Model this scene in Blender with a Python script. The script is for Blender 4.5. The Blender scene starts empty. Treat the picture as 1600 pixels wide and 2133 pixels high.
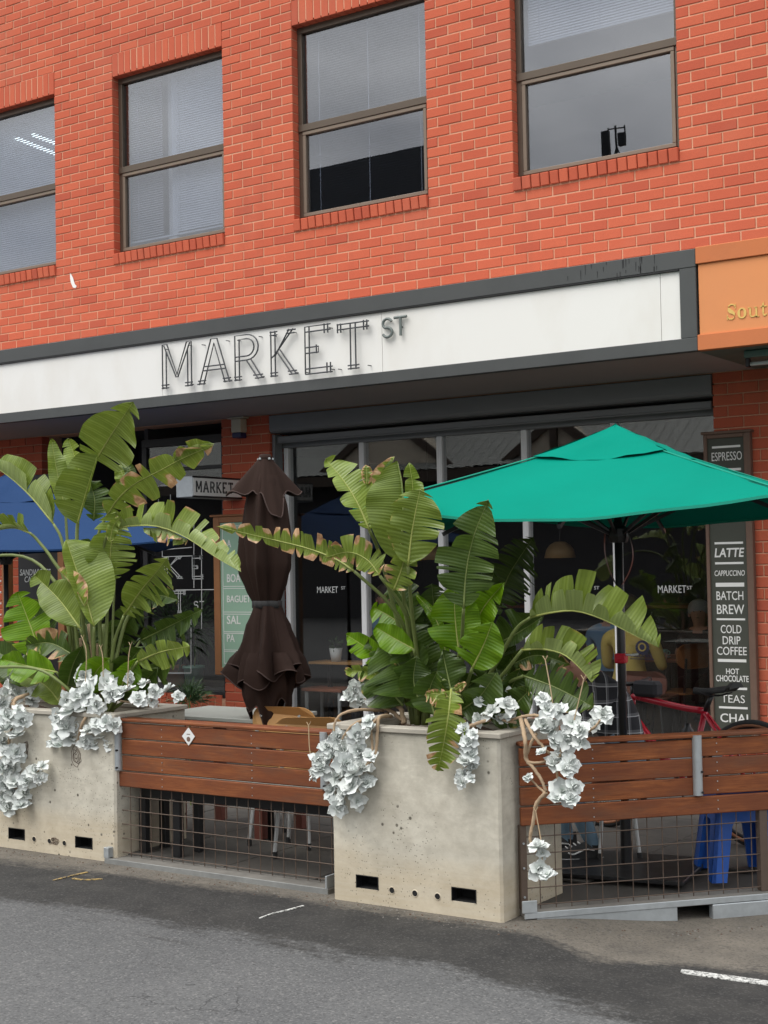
import bpy, bmesh, math, random
import numpy as np
from mathutils import Vector, Matrix
rnd = random.Random(7)
PI = math.pi
sc = bpy.context.scene
COL = sc.collection

# ---------------------------------------------------------------- camera, world, sun, exposure
CAM = np.array([0.0, -10.3, 1.6]); FPX = 2957.0
YAW, PITCH, ROLL = math.radians(33.85), math.radians(2.11), math.radians(-1.073)
def cam_rot():
    B = np.array([[1, 0, 0], [0, 0, -1], [0, 1, 0]], float)
    Rp = np.array([[1, 0, 0], [0, math.cos(PITCH), -math.sin(PITCH)], [0, math.sin(PITCH), math.cos(PITCH)]])
    Rr = np.array([[math.cos(ROLL), -math.sin(ROLL), 0], [math.sin(ROLL), math.cos(ROLL), 0], [0, 0, 1]])
    Rz = np.array([[math.cos(YAW), -math.sin(YAW), 0], [math.sin(YAW), math.cos(YAW), 0], [0, 0, 1]])
    return Rz @ B @ Rp @ Rr
CR = cam_rot()
cd = bpy.data.cameras.new('camera'); cam = bpy.data.objects.new('camera', cd); COL.objects.link(cam)
cd.sensor_fit = 'HORIZONTAL'; cd.sensor_width = 36.0; cd.lens = FPX / 1600.0 * 36.0
cd.clip_start = 0.1; cd.clip_end = 600
mw = Matrix.Identity(4)
for i in range(3):
    for j in range(3): mw[i][j] = CR[i][j]
    mw[i][3] = CAM[i]
cam.matrix_world = mw
sc.camera = cam

world = bpy.data.worlds.new('World'); sc.world = world; world.use_nodes = True
wn = world.node_tree; wn.nodes.clear()
wo = wn.nodes.new('ShaderNodeOutputWorld'); wb = wn.nodes.new('ShaderNodeBackground')
sky = wn.nodes.new('ShaderNodeTexSky'); sky.sky_type = 'NISHITA'; sky.sun_disc = False
SUN_EL, SUN_AZ = math.radians(58), math.radians(205)      # azimuth clockwise from +Y
sky.sun_elevation = SUN_EL; sky.sun_rotation = SUN_AZ
sky.air_density = 1.0; sky.dust_density = 4.0; sky.ozone_density = 1.0
hs = wn.nodes.new('ShaderNodeHueSaturation'); hs.inputs['Saturation'].default_value = 0.22
tc = wn.nodes.new('ShaderNodeTexCoord'); mp = wn.nodes.new('ShaderNodeMapping'); mp.inputs['Scale'].default_value = (1.6, 1.6, 4.0)
cn = wn.nodes.new('ShaderNodeTexNoise'); cn.inputs['Scale'].default_value = 2.4; cn.inputs['Detail'].default_value = 5
cr_ = wn.nodes.new('ShaderNodeValToRGB'); cr_.color_ramp.elements[0].position = .34; cr_.color_ramp.elements[1].position = .68
cr_.color_ramp.elements[0].color = (5.2, 5.4, 5.8, 1); cr_.color_ramp.elements[1].color = (12.4, 12.4, 12.5, 1)
mx = wn.nodes.new('ShaderNodeMixRGB'); mx.inputs[0].default_value = .78
L = wn.links.new
L(sky.outputs[0], hs.inputs['Color']); L(tc.outputs['Generated'], mp.inputs[0]); L(mp.outputs[0], cn.inputs['Vector'])
L(cn.outputs['Fac'], cr_.inputs[0]); L(hs.outputs[0], mx.inputs[1]); L(cr_.outputs[0], mx.inputs[2])
sp_ = wn.nodes.new('ShaderNodeSeparateXYZ'); mr = wn.nodes.new('ShaderNodeMapRange'); mm = wn.nodes.new('ShaderNodeMixRGB'); mm.blend_type = 'MULTIPLY'; mm.inputs[0].default_value = 1.0
mr.inputs['From Min'].default_value = 0.0; mr.inputs['From Max'].default_value = 1.0; mr.inputs['To Min'].default_value = .60; mr.inputs['To Max'].default_value = 1.35    # overcast: brighter overhead
L(tc.outputs['Generated'], sp_.inputs[0]); L(sp_.outputs[2], mr.inputs['Value']); L(mx.outputs[0], mm.inputs[1]); L(mr.outputs[0], mm.inputs[2])
L(mm.outputs[0], wb.inputs['Color']); wb.inputs['Strength'].default_value = 0.10
L(wb.outputs[0], wo.inputs[0])

sl = bpy.data.lights.new('sun', 'SUN'); sl.energy = 1.1; sl.angle = math.radians(42); sl.color = (1.0, .97, .92)
so = bpy.data.objects.new('sun', sl); COL.objects.link(so)
sd = Vector((math.sin(SUN_AZ) * math.cos(SUN_EL), math.cos(SUN_AZ) * math.cos(SUN_EL), math.sin(SUN_EL)))
so.rotation_euler = sd.to_track_quat('Z', 'Y').to_euler(); so.location = (0, -12, 20)
sc.view_settings.view_transform = 'Standard'; sc.view_settings.look = 'None'
sc.view_settings.gamma = 1.0; sc.view_settings.exposure = 0.9; sc.view_settings.use_curve_mapping = False
sc.render.engine = 'CYCLES'
sc.cycles.max_bounces = 4; sc.cycles.diffuse_bounces = 3; sc.cycles.glossy_bounces = 3; sc.cycles.transparent_max_bounces = 10; sc.cycles.caustics_reflective = False; sc.cycles.caustics_refractive = False

# ---------------------------------------------------------------- helpers
def ray(px, py):
    return CR @ np.array([(px - 800) / FPX, -(py - 1066.5) / FPX, -1.0])
def at(px, py, Y=0.0):                       # the point of the vertical plane y = Y seen there
    d = ray(px, py); return CAM + d * ((Y - CAM[1]) / d[1])
def gnd(px, py, Z=0.0):
    d = ray(px, py); return CAM + d * ((Z - CAM[2]) / d[2])
def proj(P):
    c = CR.T @ (np.array(P, float) - CAM); return 800 + FPX * c[0] / -c[2], 1066.5 - FPX * c[1] / -c[2], -c[2]
def lz(lat, dep, z=0.0):                     # metres to the camera's right, metres ahead
    return np.array([CAM[0] + lat * math.cos(YAW) - dep * math.sin(YAW), CAM[1] + lat * math.sin(YAW) + dep * math.cos(YAW), z])

class MB:
    def __init__(s): s.v = []; s.f = []; s.m = []; s.uv = None; s.smooth = False; s.attr = None
    def add(s, vs, fs, mi=0):
        o = len(s.v); s.v += [tuple(map(float, p)) for p in vs]
        s.f += [tuple(i + o for i in q) for q in fs]; s.m += [mi] * len(fs); return s
    def box(s, x0, x1, y0, y1, z0, z1, mi=0):
        vs = [(x, y, z) for z in (z0, z1) for y in (y0, y1) for x in (x0, x1)]
        return s.add(vs, [(0, 2, 3, 1), (4, 5, 7, 6), (0, 1, 5, 4), (2, 6, 7, 3), (0, 4, 6, 2), (1, 3, 7, 5)], mi)
    def cbox(s, x0, x1, y0, y1, z0, z1, b=.004, mi=0):       # box with chamfered edges
        bm = bmesh.new(); bmesh.ops.create_cube(bm, size=1)
        for q in bm.verts: q.co = ((x0 + x1) / 2 + q.co.x * (x1 - x0), (y0 + y1) / 2 + q.co.y * (y1 - y0), (z0 + z1) / 2 + q.co.z * (z1 - z0))
        bmesh.ops.bevel(bm, geom=bm.edges[:], offset=b, segments=1, affect='EDGES')
        bm.verts.index_update(); s.add([tuple(q.co) for q in bm.verts], [tuple(q.index for q in f.verts) for f in bm.faces], mi); bm.free(); return s
    def hexa(s, P, mi=0):                                     # 8 corner points, order as box()
        return s.add(P, [(0, 2, 3, 1), (4, 5, 7, 6), (0, 1, 5, 4), (2, 6, 7, 3), (0, 4, 6, 2), (1, 3, 7, 5)], mi)
    def tube(s, path, r, n=8, mi=0, cap=True):
        P = [np.array(p, float) for p in path]; k = len(P)
        R = r if hasattr(r, '__len__') else [r] * k
        T = [P[min(i + 1, k - 1)] - P[max(i - 1, 0)] for i in range(k)]
        T = [t / (np.linalg.norm(t) + 1e-9) for t in T]
        a = np.array([0, 0, 1.0]) if abs(T[0][2]) < .9 else np.array([1.0, 0, 0])
        u = np.cross(T[0], a); u /= np.linalg.norm(u); vs = []
        for i in range(k):
            u = u - T[i] * (u @ T[i]); u /= (np.linalg.norm(u) + 1e-9); w = np.cross(T[i], u)
            for j in range(n):
                an = 2 * PI * j / n; vs.append(P[i] + R[i] * (math.cos(an) * u + math.sin(an) * w))
        fs = [(i * n + j, i * n + (j + 1) % n, (i + 1) * n + (j + 1) % n, (i + 1) * n + j) for i in range(k - 1) for j in range(n)]
        if cap: fs += [tuple(range(n - 1, -1, -1)), tuple((k - 1) * n + j for j in range(n))]
        return s.add(vs, fs, mi)
    def bar(s, a, b, w, h, up=(0, 0, 1), mi=0):               # rectangular bar a to b
        a = np.array(a, float); b = np.array(b, float); t = b - a; t /= np.linalg.norm(t)
        up = np.array(up, float); x = np.cross(t, up)
        if np.linalg.norm(x) < 1e-4: x = np.cross(t, (1, 0, 0))
        x /= np.linalg.norm(x); y = np.cross(x, t)
        P = [p + x * (sx * w / 2) + y * (sy * h / 2) for p in (a, b) for sy in (-1, 1) for sx in (-1, 1)]
        return s.hexa(P, mi)
    def lathe(s, prof, c=(0, 0, 0), n=24, mi=0):              # prof: (r, z)
        vs = [(c[0] + r * math.cos(2 * PI * j / n), c[1] + r * math.sin(2 * PI * j / n), c[2] + z) for r, z in prof for j in range(n)]
        fs = [(i * n + j, i * n + (j + 1) % n, (i + 1) * n + (j + 1) % n, (i + 1) * n + j) for i in range(len(prof) - 1) for j in range(n)]
        return s.add(vs, fs, mi)
    def prism(s, pts, y0, y1, mi=0, fr=None):                 # polygon in (x, z) swept along y, or a frame (o, ux, uz, uy)
        k = len(pts)
        if fr is None: V = [(x, y0, z) for x, z in pts] + [(x, y1, z) for x, z in pts]
        else:
            o, ux, uz, uy = [np.array(q, float) for q in fr]
            V = [o + ux * x + uz * z + uy * y0 for x, z in pts] + [o + ux * x + uz * z + uy * y1 for x, z in pts]
        F = [tuple(range(k)), tuple(range(2 * k - 1, k - 1, -1))] + [(i, i + k, (i + 1) % k + k, (i + 1) % k) for i in range(k)]
        return s.add(V, F, mi)
    def grid(s, P, mi=0, closed=False):                       # P[i][j] points
        a, b = len(P), len(P[0]); vs = [p for r in P for p in r]; nb = b if closed else b - 1
        return s.add(vs, [(i * b + j, i * b + (j + 1) % b, (i + 1) * b + (j + 1) % b, (i + 1) * b + j) for i in range(a - 1) for j in range(nb)], mi)

ORG = {}                                       # world origin of the thing every object belongs to
def mesh(name, mb, off=(0, 0, 0)):
    me = bpy.data.meshes.new(name)
    V = np.array(mb.v, float).reshape(-1, 3) - np.array(off, float)
    me.from_pydata(V.tolist(), [], mb.f)
    if mb.uv is not None:
        ul = me.uv_layers.new(name='UVMap'); li = np.zeros(len(me.loops), np.int32); me.loops.foreach_get('vertex_index', li)
        ul.data.foreach_set('uv', np.array(mb.uv, np.float32)[li].ravel())
    if mb.attr is not None:
        for nm, arr in mb.attr.items():
            at_ = me.attributes.new(nm, 'FLOAT', 'POINT'); at_.data.foreach_set('value', np.array(arr, np.float32))
    if mb.smooth:
        me.polygons.foreach_set('use_smooth', [True] * len(me.polygons))
    return me
def obj(name, mb, m, parent=None, w=True, smooth=None):
    if smooth is not None: mb.smooth = smooth
    off = ORG.get(parent.name, (0, 0, 0)) if (parent is not None and w) else (0, 0, 0)
    me = mesh(name, mb, off)
    ms = m if isinstance(m, (list, tuple)) else [m]
    for q in ms: me.materials.append(q)
    if len(ms) > 1: me.polygons.foreach_set('material_index', mb.m)
    return place(name, me, parent)
def place(name, me, parent=None, loc=None, rot=None, scl=None):
    o = bpy.data.objects.new(name, me); COL.objects.link(o)
    if parent is not None:
        o.parent = parent; ORG[o.name] = ORG.get(parent.name, (0, 0, 0))
    if loc is not None:
        off = ORG.get(parent.name, (0, 0, 0)) if parent is not None else (0, 0, 0)
        o.location = [a - b for a, b in zip(loc, off)]
    if rot is not None: o.rotation_euler = rot
    if scl is not None: o.scale = scl
    return o
def tag(o, label, cat, group=None):
    o['label'] = label; o['category'] = cat
    if group: o['group'] = group
    return o
def thing(name, label, cat, loc=(0, 0, 0), rotz=0.0, group=None):
    o = bpy.data.objects.new(name, None); COL.objects.link(o); o.empty_display_size = .1
    o.location = [float(q) for q in loc]; o.rotation_euler = (0, 0, rotz); ORG[o.name] = tuple(float(q) for q in loc)
    return tag(o, label, cat, group)
def struct(name, mb, m):
    o = obj(name, mb, m); o['kind'] = 'structure'; return o
def catmull(P, n):
    P = [np.array(p, float) for p in P]
    if len(P) == 2: return [P[0] + (P[1] - P[0]) * i / n for i in range(n + 1)]
    Q = [2 * P[0] - P[1]] + P + [2 * P[-1] - P[-2]]; k = len(P) - 1; out = []
    for i in range(n + 1):
        s = i / n * k; j = min(int(s), k - 1); t = s - j; a, b, c, d = Q[j:j + 4]
        out.append(.5 * (2 * b + (c - a) * t + (2 * a - 5 * b + 4 * c - d) * t * t + (3 * b - a - 3 * c + d) * t ** 3))
    return out
def unit(v): v = np.array(v, float); return v / (np.linalg.norm(v) + 1e-9)

# ---------------------------------------------------------------- materials
class NT:
    def __init__(s, name):
        s.m = bpy.data.materials.new(name); s.m.use_nodes = True; s.t = s.m.node_tree; s.n = s.t.nodes; s.l = s.t.links.new
        s.b = s.n['Principled BSDF']; s.out = s.n['Material Output']; s._pos = None
    def new(s, t, **k):
        q = s.n.new('ShaderNode' + t)
        for a, b in k.items(): setattr(q, a, b)
        return q
    def pos(s):
        if s._pos is None: s._pos = s.new('NewGeometry').outputs['Position']
        return s._pos
    def objc(s): return s.new('TexCoord').outputs['Object']
    def mapv(s, vec, scale=(1, 1, 1), rot=(0, 0, 0)):
        q = s.new('Mapping'); q.inputs['Scale'].default_value = scale; q.inputs['Rotation'].default_value = rot; s.l(vec, q.inputs[0]); return q.outputs[0]
    def noise(s, scale, detail=4, rough=.55, vec=None, dist=0):
        q = s.new('TexNoise'); q.inputs['Scale'].default_value = scale; q.inputs['Detail'].default_value = detail; q.inputs['Roughness'].default_value = rough
        q.inputs['Distortion'].default_value = dist
        s.l(vec if vec is not None else s.pos(), q.inputs['Vector']); return q.outputs['Fac']
    def ramp(s, fac, *st):
        q = s.new('ValToRGB'); e = q.color_ramp.elements
        while len(e) < len(st): e.new(.5)
        for i, (p, c) in enumerate(st):
            e[i].position = p; e[i].color = (c, c, c, 1) if not hasattr(c, '__len__') else (*c, 1)
        s.l(fac, q.inputs[0]); return q.outputs[0]
    def mix(s, fac, a, b, mode='MIX'):
        q = s.new('MixRGB', blend_type=mode)
        for i, x in ((0, fac), (1, a), (2, b)):
            if hasattr(x, 'is_linked') or hasattr(x, 'links'): s.l(x, q.inputs[i])
            else: q.inputs[i].default_value = (x if i == 0 else ((*x, 1) if hasattr(x, '__len__') else (x, x, x, 1)))
        return q.outputs[0]
    def math(s, op, a, b=0.0, clamp=False):
        q = s.new('Math', operation=op, use_clamp=clamp)
        for i, x in enumerate((a, b)):
            if hasattr(x, 'links'): s.l(x, q.inputs[i])
            else: q.inputs[i].default_value = x
        return q.outputs[0]
    def sep(s, vec): q = s.new('SeparateXYZ'); s.l(vec, q.inputs[0]); return q.outputs
    def bump(s, h, st=.3, d=.01):
        q = s.new('Bump'); q.inputs['Strength'].default_value = st; q.inputs['Distance'].default_value = d; s.l(h, q.inputs['Height']); s.l(q.outputs[0], s.b.inputs['Normal'])
    def set(s, **k):
        for a, x in k.items():
            i = s.b.inputs[{'col': 'Base Color', 'rough': 'Roughness', 'metal': 'Metallic', 'spec': 'Specular IOR Level', 'coat': 'Coat Weight', 'em': 'Emission Color', 'ems': 'Emission Strength', 'sss': 'Subsurface Weight', 'tr': 'Transmission Weight'}[a]]
            if hasattr(x, 'links'): s.l(x, i)
            else: i.default_value = (*x, 1) if hasattr(x, '__len__') else x
        return s.m
def mul(c, k): return tuple(min(1, q * k) for q in c)
def simple(name, c, rough=.6, var=.12, scale=9, bump=0.0, bscale=80, metal=0.0, dirt=0.0):
    t = NT(name); n = t.noise(scale, 5)
    col = t.mix(n, mul(c, 1 - var), mul(c, 1 + var))
    if dirt:
        d = t.ramp(t.noise(2.3, 6, .65), (.45, 0.0), (.7, dirt)); col = t.mix(d, col, mul(c, .45))
    t.set(col=col, rough=t.ramp(n, (.2, max(0, rough - .08)), (.8, min(1, rough + .08))), metal=metal)
    if bump: t.bump(t.noise(bscale, 3), bump, .004)
    return t.m

def worn(name, c):
    t = NT(name); n = t.noise(70, 4, .7); return t.set(col=t.mix(t.ramp(n, (.40, 1.0), (.56, 0.0)), c, (.06, .058, .055)), rough=.9)
def brick_mat():
    t = NT('brick_red')
    oi = t.new('ObjectInfo').outputs['Random']; isl = t.new('NewGeometry').outputs['Random Per Island']
    r = t.math('FRACT', t.math('ADD', oi, isl))
    c = t.ramp(r, (0, (.49, .104, .060)), (.12, (.56, .122, .066)), (.6, (.61, .140, .073)), (1, (.65, .158, .082)))
    n = t.noise(5, 4); c = t.mix(t.math('MULTIPLY', n, .35), c, (.44, .098, .052))
    g = t.noise(170, 3, .7); c = t.mix(t.ramp(g, (.35, .30), (.62, 0.0)), c, (.30, .062, .038))
    big = t.ramp(t.noise(.8, 5, .6), (.52, 0.0), (.75, .35)); c = t.mix(big, c, (.50, .20, .13))
    dr = t.ramp(t.noise(1.4, 6, .65, t.mapv(t.pos(), (3.2, 3.2, .35))), (.55, 0.0), (.8, .32)); c = t.mix(dr, c, (.30, .085, .055))
    t.bump(t.mix(.5, g, t.noise(45, 3)), .45, .003)
    return t.set(col=c, rough=.88, spec=.2)
M = {}
M['brick'] = brick_mat()
M['mortar'] = simple('mortar_buff', (.64, .34, .215), .95, .2, 60, .3, 200)
M['frame'] = simple('bronze_aluminium', (.105, .080, .058), .42, .1, 4, metal=.35)
M['frame_in'] = simple('bronze_aluminium_light', (.20, .155, .115), .45, .1, 4, metal=.3)
M['charcoal'] = simple('charcoal_paint', (.060, .064, .063), .55, .12, 3, .05, 120, dirt=.25)
M['soffit'] = simple('soffit_paint', (.36, .325, .31), .8, .08, 2)
M['shutter'] = simple('shutter_grey', (.20, .205, .21), .5, .08, 3)
M['alu'] = simple('white_aluminium', (.80, .80, .80), .4, .05, 6)
M['black'] = simple('black_paint', (.012, .012, .013), .4, .1, 6)
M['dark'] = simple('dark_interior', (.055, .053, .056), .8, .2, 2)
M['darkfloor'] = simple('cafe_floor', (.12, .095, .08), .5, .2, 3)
M['whitewall'] = simple('white_wall', (.6, .6, .58), .8, .05, 2)
M['officewall'] = simple('office_wall', (.42, .43, .45), .8, .05, 2)
M['galv'] = simple('galvanised_steel', (.42, .45, .46), .5, .18, 30, .1, 60, metal=.5, dirt=.3)
M['rust'] = simple('rusty_steel', (.105, .074, .055), .7, .25, 30, .2, 90, metal=.2)
M['oakframe'] = simple('oiled_timber', (.30, .125, .045), .55, .2, 12, .15, 70)
M['green_board'] = simple('sage_board', (.30, .47, .35), .6, .04, 3)
M['white_paint'] = simple('white_paint', (.80, .80, .77), .6, .04, 10)
M['slate_board'] = simple('slate_board', (.060, .065, .050), .7, .15, 6)
M['menuframe'] = simple('weathered_frame', (.155, .095, .068), .7, .2, 25, .2, 60)
M['wall_box'] = simple('beige_plastic', (.55, .49, .37), .5, .05, 5)
M['navy'] = simple('navy_plastic', (.02, .025, .09), .4, .05, 5)
M['skin'] = simple('skin', (.52, .28, .20), .55, .06, 20)
M['hair'] = simple('dark_hair', (.05, .032, .022), .6, .3, 60, .4, 200)
M['greyhair'] = simple('grey_hair', (.4, .39, .38), .6, .2, 60, .4, 200)
M['yellow'] = simple('yellow_cotton', (.62, .46, .12), .9, .08, 12, .2, 50)
M['bluecot'] = simple('blue_cotton', (.16, .30, .47), .9, .08, 12, .2, 50)
M['jeans'] = simple('washed_denim', (.16, .25, .33), .9, .22, 14, .2, 300)
M['darkcloth'] = simple('dark_cloth', (.03, .03, .035), .9, .1, 12)
M['rubber'] = simple('black_rubber', (.018, .018, .018), .75, .2, 30)
M['redpaint'] = simple('red_bike_paint', (.42, .012, .030), .25, .06, 6)
M['tan'] = simple('tan_sidewall', (.26, .105, .05), .7, .1, 10)
M['blueplastic'] = simple('blue_plastic', (.012, .10, .46), .42, .08, 5)
M['ply'] = simple('plywood_honey', (.46, .25, .09), .5, .1, 14)
M['chairtube'] = simple('grey_tube', (.52, .53, .52), .4, .08, 8, metal=.2)
M['redwood'] = simple('redwood_leg', (.17, .055, .038), .6, .15, 12)
M['tabletop'] = simple('grey_table', (.30, .31, .28), .5, .12, 4)
M['seatwood'] = simple('seat_wood', (.30, .10, .05), .5, .15, 9)
M['pot_white'] = simple('white_ceramic', (.72, .72, .70), .3, .03, 5)
M['pot_mint'] = simple('mint_pot', (.22, .42, .33), .45, .05, 5)
M['pot_clay'] = simple('clay_pot', (.38, .20, .10), .8, .12, 9)
M['soil'] = simple('soil', (.085, .055, .038), .95, .4, 40, .6, 60)
M['lamp'] = simple('tan_lampshade', (.55, .35, .16), .5, .04, 5)
M['bark'] = simple('succulent_bark', (.40, .29, .185), .85, .25, 35, .5, 90)
M['twig'] = simple('dry_twig', (.45, .33, .2), .8, .15, 30)
M['orange'] = simple('orange_render', (.56, .175, .062), .85, .09, 5, .15, 60, dirt=.12)
M['orange_panel'] = simple('orange_panel', (.70, .265, .095), .7, .05, 3, dirt=.08)
M['goldtext'] = simple('gold_letter', (.70, .47, .13), .5, .05, 8)
M['cream'] = simple('cream_render', (.56, .50, .40), .85, .08, 2)
M['roofgrey'] = simple('corrugated_grey', (.30, .31, .29), .6, .2, 3, metal=.2)
M['darktile'] = simple('dark_roof', (.018, .019, .022), .9, .2, 6)
M['timber_dark'] = simple('dark_timber', (.06, .042, .03), .7, .15, 6)
M['greenfit'] = simple('green_grey_metal', (.12, .18, .155), .5, .1, 6, metal=.2)
M['letter'] = simple('letter_steel', (.055, .058, .062), .45, .1, 8, metal=.4)
M['letter_st'] = simple('letter_green_grey', (.14, .165, .155), .5, .08, 8)
M['blind'] = simple('blind_slat', (.50, .51, .52), .6, .03, 3)
M['pale_fol'] = simple('dark_foliage', (.035, .075, .022), .6, .35, 8)  # dark green foliage
M['chalk_w'] = worn('white_marking', (.60, .60, .57))
M['chalk_y'] = worn('yellow_marking', (.42, .29, .10))

def sign_panel_mat():
    t = NT('white_sign_panel'); p = t.sep(t.pos())
    st = t.noise(1.6, 6, .6, t.mapv(t.pos(), (1, 1, .5)))
    c = t.mix(t.ramp(st, (.5, 0.0), (.8, .35)), (.80, .79, .75), (.58, .52, .42))
    low = t.ramp(t.math('ADD', p[2], t.math('MULTIPLY', t.noise(3, 5), .25)), (.0, 1.0), (.01, 0.0))
    return t.set(col=c, rough=.45)
M['panel'] = sign_panel_mat()
def concrete_mat():
    t = NT('cast_concrete'); P = t.pos(); z = t.sep(P)[2]
    n1 = t.noise(1.7, 7, .62); n2 = t.noise(14, 6, .6)
    c = t.mix(t.ramp(n1, (.36, 0.0), (.64, 1.0)), (.52, .485, .40), (.69, .66, .56))
    c = t.mix(t.ramp(t.noise(6, 7, .7, t.mapv(P, (1, 1, 1.8)), .8), (.40, .45), (.56, 0.0)), c, (.43, .40, .33))
    c = t.mix(t.math('MULTIPLY', t.ramp(n2, (.35, 1.0), (.6, 0.0)), .35), c, (.31, .28, .22))
    zz = t.math('ADD', z, t.math('MULTIPLY', n1, -.35))
    c = t.mix(t.ramp(zz, (.0, .5), (.13, 0.0)), c, (.50, .40, .255))              # clay stain above the gutter
    zt = t.math('ADD', z, t.math('MULTIPLY', t.noise(1.3, 6, .6, t.mapv(P, (3.5, 3.5, .8))), .5))
    c = t.mix(t.ramp(zt, (.88, 0.0), (1.12, .42)), c, (.25, .235, .195))           # grime under the rim
    v = t.new('TexVoronoi'); v.inputs['Scale'].default_value = 19; t.l(P, v.inputs['Vector'])
    pit = t.math('MULTIPLY', t.ramp(v.outputs['Distance'], (.10, 1.0), (.19, 0.0)), t.ramp(t.noise(5.5, 2), (.56, 0.0), (.60, 1.0)))
    v2 = t.new('TexVoronoi'); v2.inputs['Scale'].default_value = 60; t.l(P, v2.inputs['Vector']); pit = t.math('MAXIMUM', pit, t.math('MULTIPLY', t.ramp(v2.outputs['Distance'], (.12, .7), (.22, 0.0)), t.ramp(t.noise(3.1, 3), (.50, 0.0), (.56, 1.0))))
    c = t.mix(pit, c, (.10, .09, .07))
    hl = t.ramp(t.noise(2.0, 5, .6, t.mapv(P, (1.2, 1.2, 26))), (.45, 0.0), (.75, .28)); c = t.mix(hl, c, (.60, .57, .49))
    t.bump(t.mix(.65, t.noise(60, 5), t.math('SUBTRACT', 1.0, pit)), .35, .006)
    return t.set(col=c, rough=.9, spec=.25)
M['concrete'] = concrete_mat()
M['rim'] = simple('planter_rim', (.40, .37, .31), .85, .2, 18, .25, 70, dirt=.4)
def wood_mat():
    t = NT('merbau_boards'); O = t.objc(); oi = t.new('ObjectInfo').outputs['Random']
    off = t.new('CombineXYZ'); t.l(t.math('MULTIPLY', oi, 37.0), off.inputs[0]); t.l(t.math('MULTIPLY', oi, 11.0), off.inputs[2])
    va = t.new('VectorMath', operation='ADD'); t.l(O, va.inputs[0]); t.l(off.outputs[0], va.inputs[1]); V = va.outputs[0]
    g = t.noise(9, 6, .65, t.mapv(V, (.9, 6, 16)), .6); b = t.noise(2.2, 5, .6, t.mapv(V, (1.2, 3, 5)))
    c = t.ramp(g, (.25, (.120, .036, .014)), (.5, (.250, .082, .028)), (.8, (.350, .128, .044)))
    c = t.mix(t.ramp(b, (.42, .65), (.62, 0.0)), c, (.130, .040, .020))
    c = t.mix(t.math('MULTIPLY', oi, .35), c, (.155, .055, .030))
    wz = t.ramp(t.noise(1.7, 6, .65, t.mapv(V, (1.6, 2, 6))), (.50, 0.0), (.72, .55)); c = t.mix(wz, c, (.105, .066, .046))
    t.bump(t.noise(60, 4, .6, t.mapv(V, (.6, 6, 10))), .25, .003)
    return t.set(col=c, rough=t.ramp(g, (.3, .62), (.7, .50)), spec=.22)
M['board'] = wood_mat()
def leaf_mat(name, a, b, under, vein):
    t = NT(name); uv = t.new('TexCoord').outputs['UV']; s = t.sep(uv)
    dry = t.new('Attribute', attribute_name='dry').outputs['Fac']
    oi = t.new('ObjectInfo').outputs['Random']
    n = t.noise(7, 5); c = t.mix(t.ramp(n, (.3, 0.0), (.7, 1.0)), a, b)
    c = t.mix(t.math('MULTIPLY', oi, .55), c, mul(a, .66))
    bf = t.new('NewGeometry').outputs['Backfacing']; c = t.mix(t.math('MULTIPLY', bf, .8), c, under)
    w = t.math('SINE', t.math('ADD', t.math('MULTIPLY', s[0], 420.0), t.math('MULTIPLY', t.noise(6, 2), 3.0)))
    w2 = t.math('SINE', t.math('MULTIPLY', s[0], 131.0))
    vv = t.math('ADD', t.math('MULTIPLY', w, .5), t.math('MULTIPLY', w2, .5))
    c = t.mix(t.ramp(vv, (.1, 0.0), (.95, .20)), c, vein)
    c = t.mix(t.ramp(vv, (0.0, .16), (.35, 0.0)), c, mul(a, .6))
    d = t.math('ADD', dry, t.math('MULTIPLY', t.math('SUBTRACT', t.noise(16, 5), .5), .9))
    dm = t.ramp(d, (.45, 0.0), (.62, 1.0)); yl = t.ramp(d, (.22, 0.0), (.5, .6))
    c = t.mix(yl, c, (.34, .27, .05))
    c = t.mix(dm, c, t.ramp(t.noise(22, 5), (.3, (.26, .125, .06)), (.55, (.58, .36, .19)), (.75, (.78, .60, .40))))
    t.bump(vv, .35, .003)
    m = t.set(col=c, rough=.33, spec=.45)
    tl = t.new('BsdfTranslucent'); t.l(c, tl.inputs[0]); ms = t.new('MixShader'); ms.inputs[0].default_value = .30
    t.l(t.b.outputs[0], ms.inputs[1]); t.l(tl.outputs[0], ms.inputs[2]); t.l(ms.outputs[0], t.out.inputs[0])
    return m
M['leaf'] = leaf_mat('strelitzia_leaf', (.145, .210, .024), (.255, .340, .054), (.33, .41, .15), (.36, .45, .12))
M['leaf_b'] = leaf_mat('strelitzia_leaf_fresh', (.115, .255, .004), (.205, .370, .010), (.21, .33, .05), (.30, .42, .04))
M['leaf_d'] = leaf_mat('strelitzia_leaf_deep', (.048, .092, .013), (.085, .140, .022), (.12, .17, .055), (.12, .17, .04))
M['rib'] = simple('leaf_rib', (.30, .33, .085), .5, .18, 14)
M['stalk'] = simple('leaf_stalk', (.155, .195, .055), .5, .25, 14)
def silver_mat():
    t = NT('silver_succulent'); n = t.noise(18, 4); s = t.sep(t.new('TexCoord').outputs['UV'])
    oi = t.new('ObjectInfo').outputs['Random']
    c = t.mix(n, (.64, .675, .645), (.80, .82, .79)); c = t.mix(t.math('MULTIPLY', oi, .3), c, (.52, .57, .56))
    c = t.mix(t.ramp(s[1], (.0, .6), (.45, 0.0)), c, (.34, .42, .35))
    t.bump(t.noise(120, 3), .12, .003)
    return t.set(col=c, rough=.8, spec=.2)
M['silver'] = silver_mat()
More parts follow.
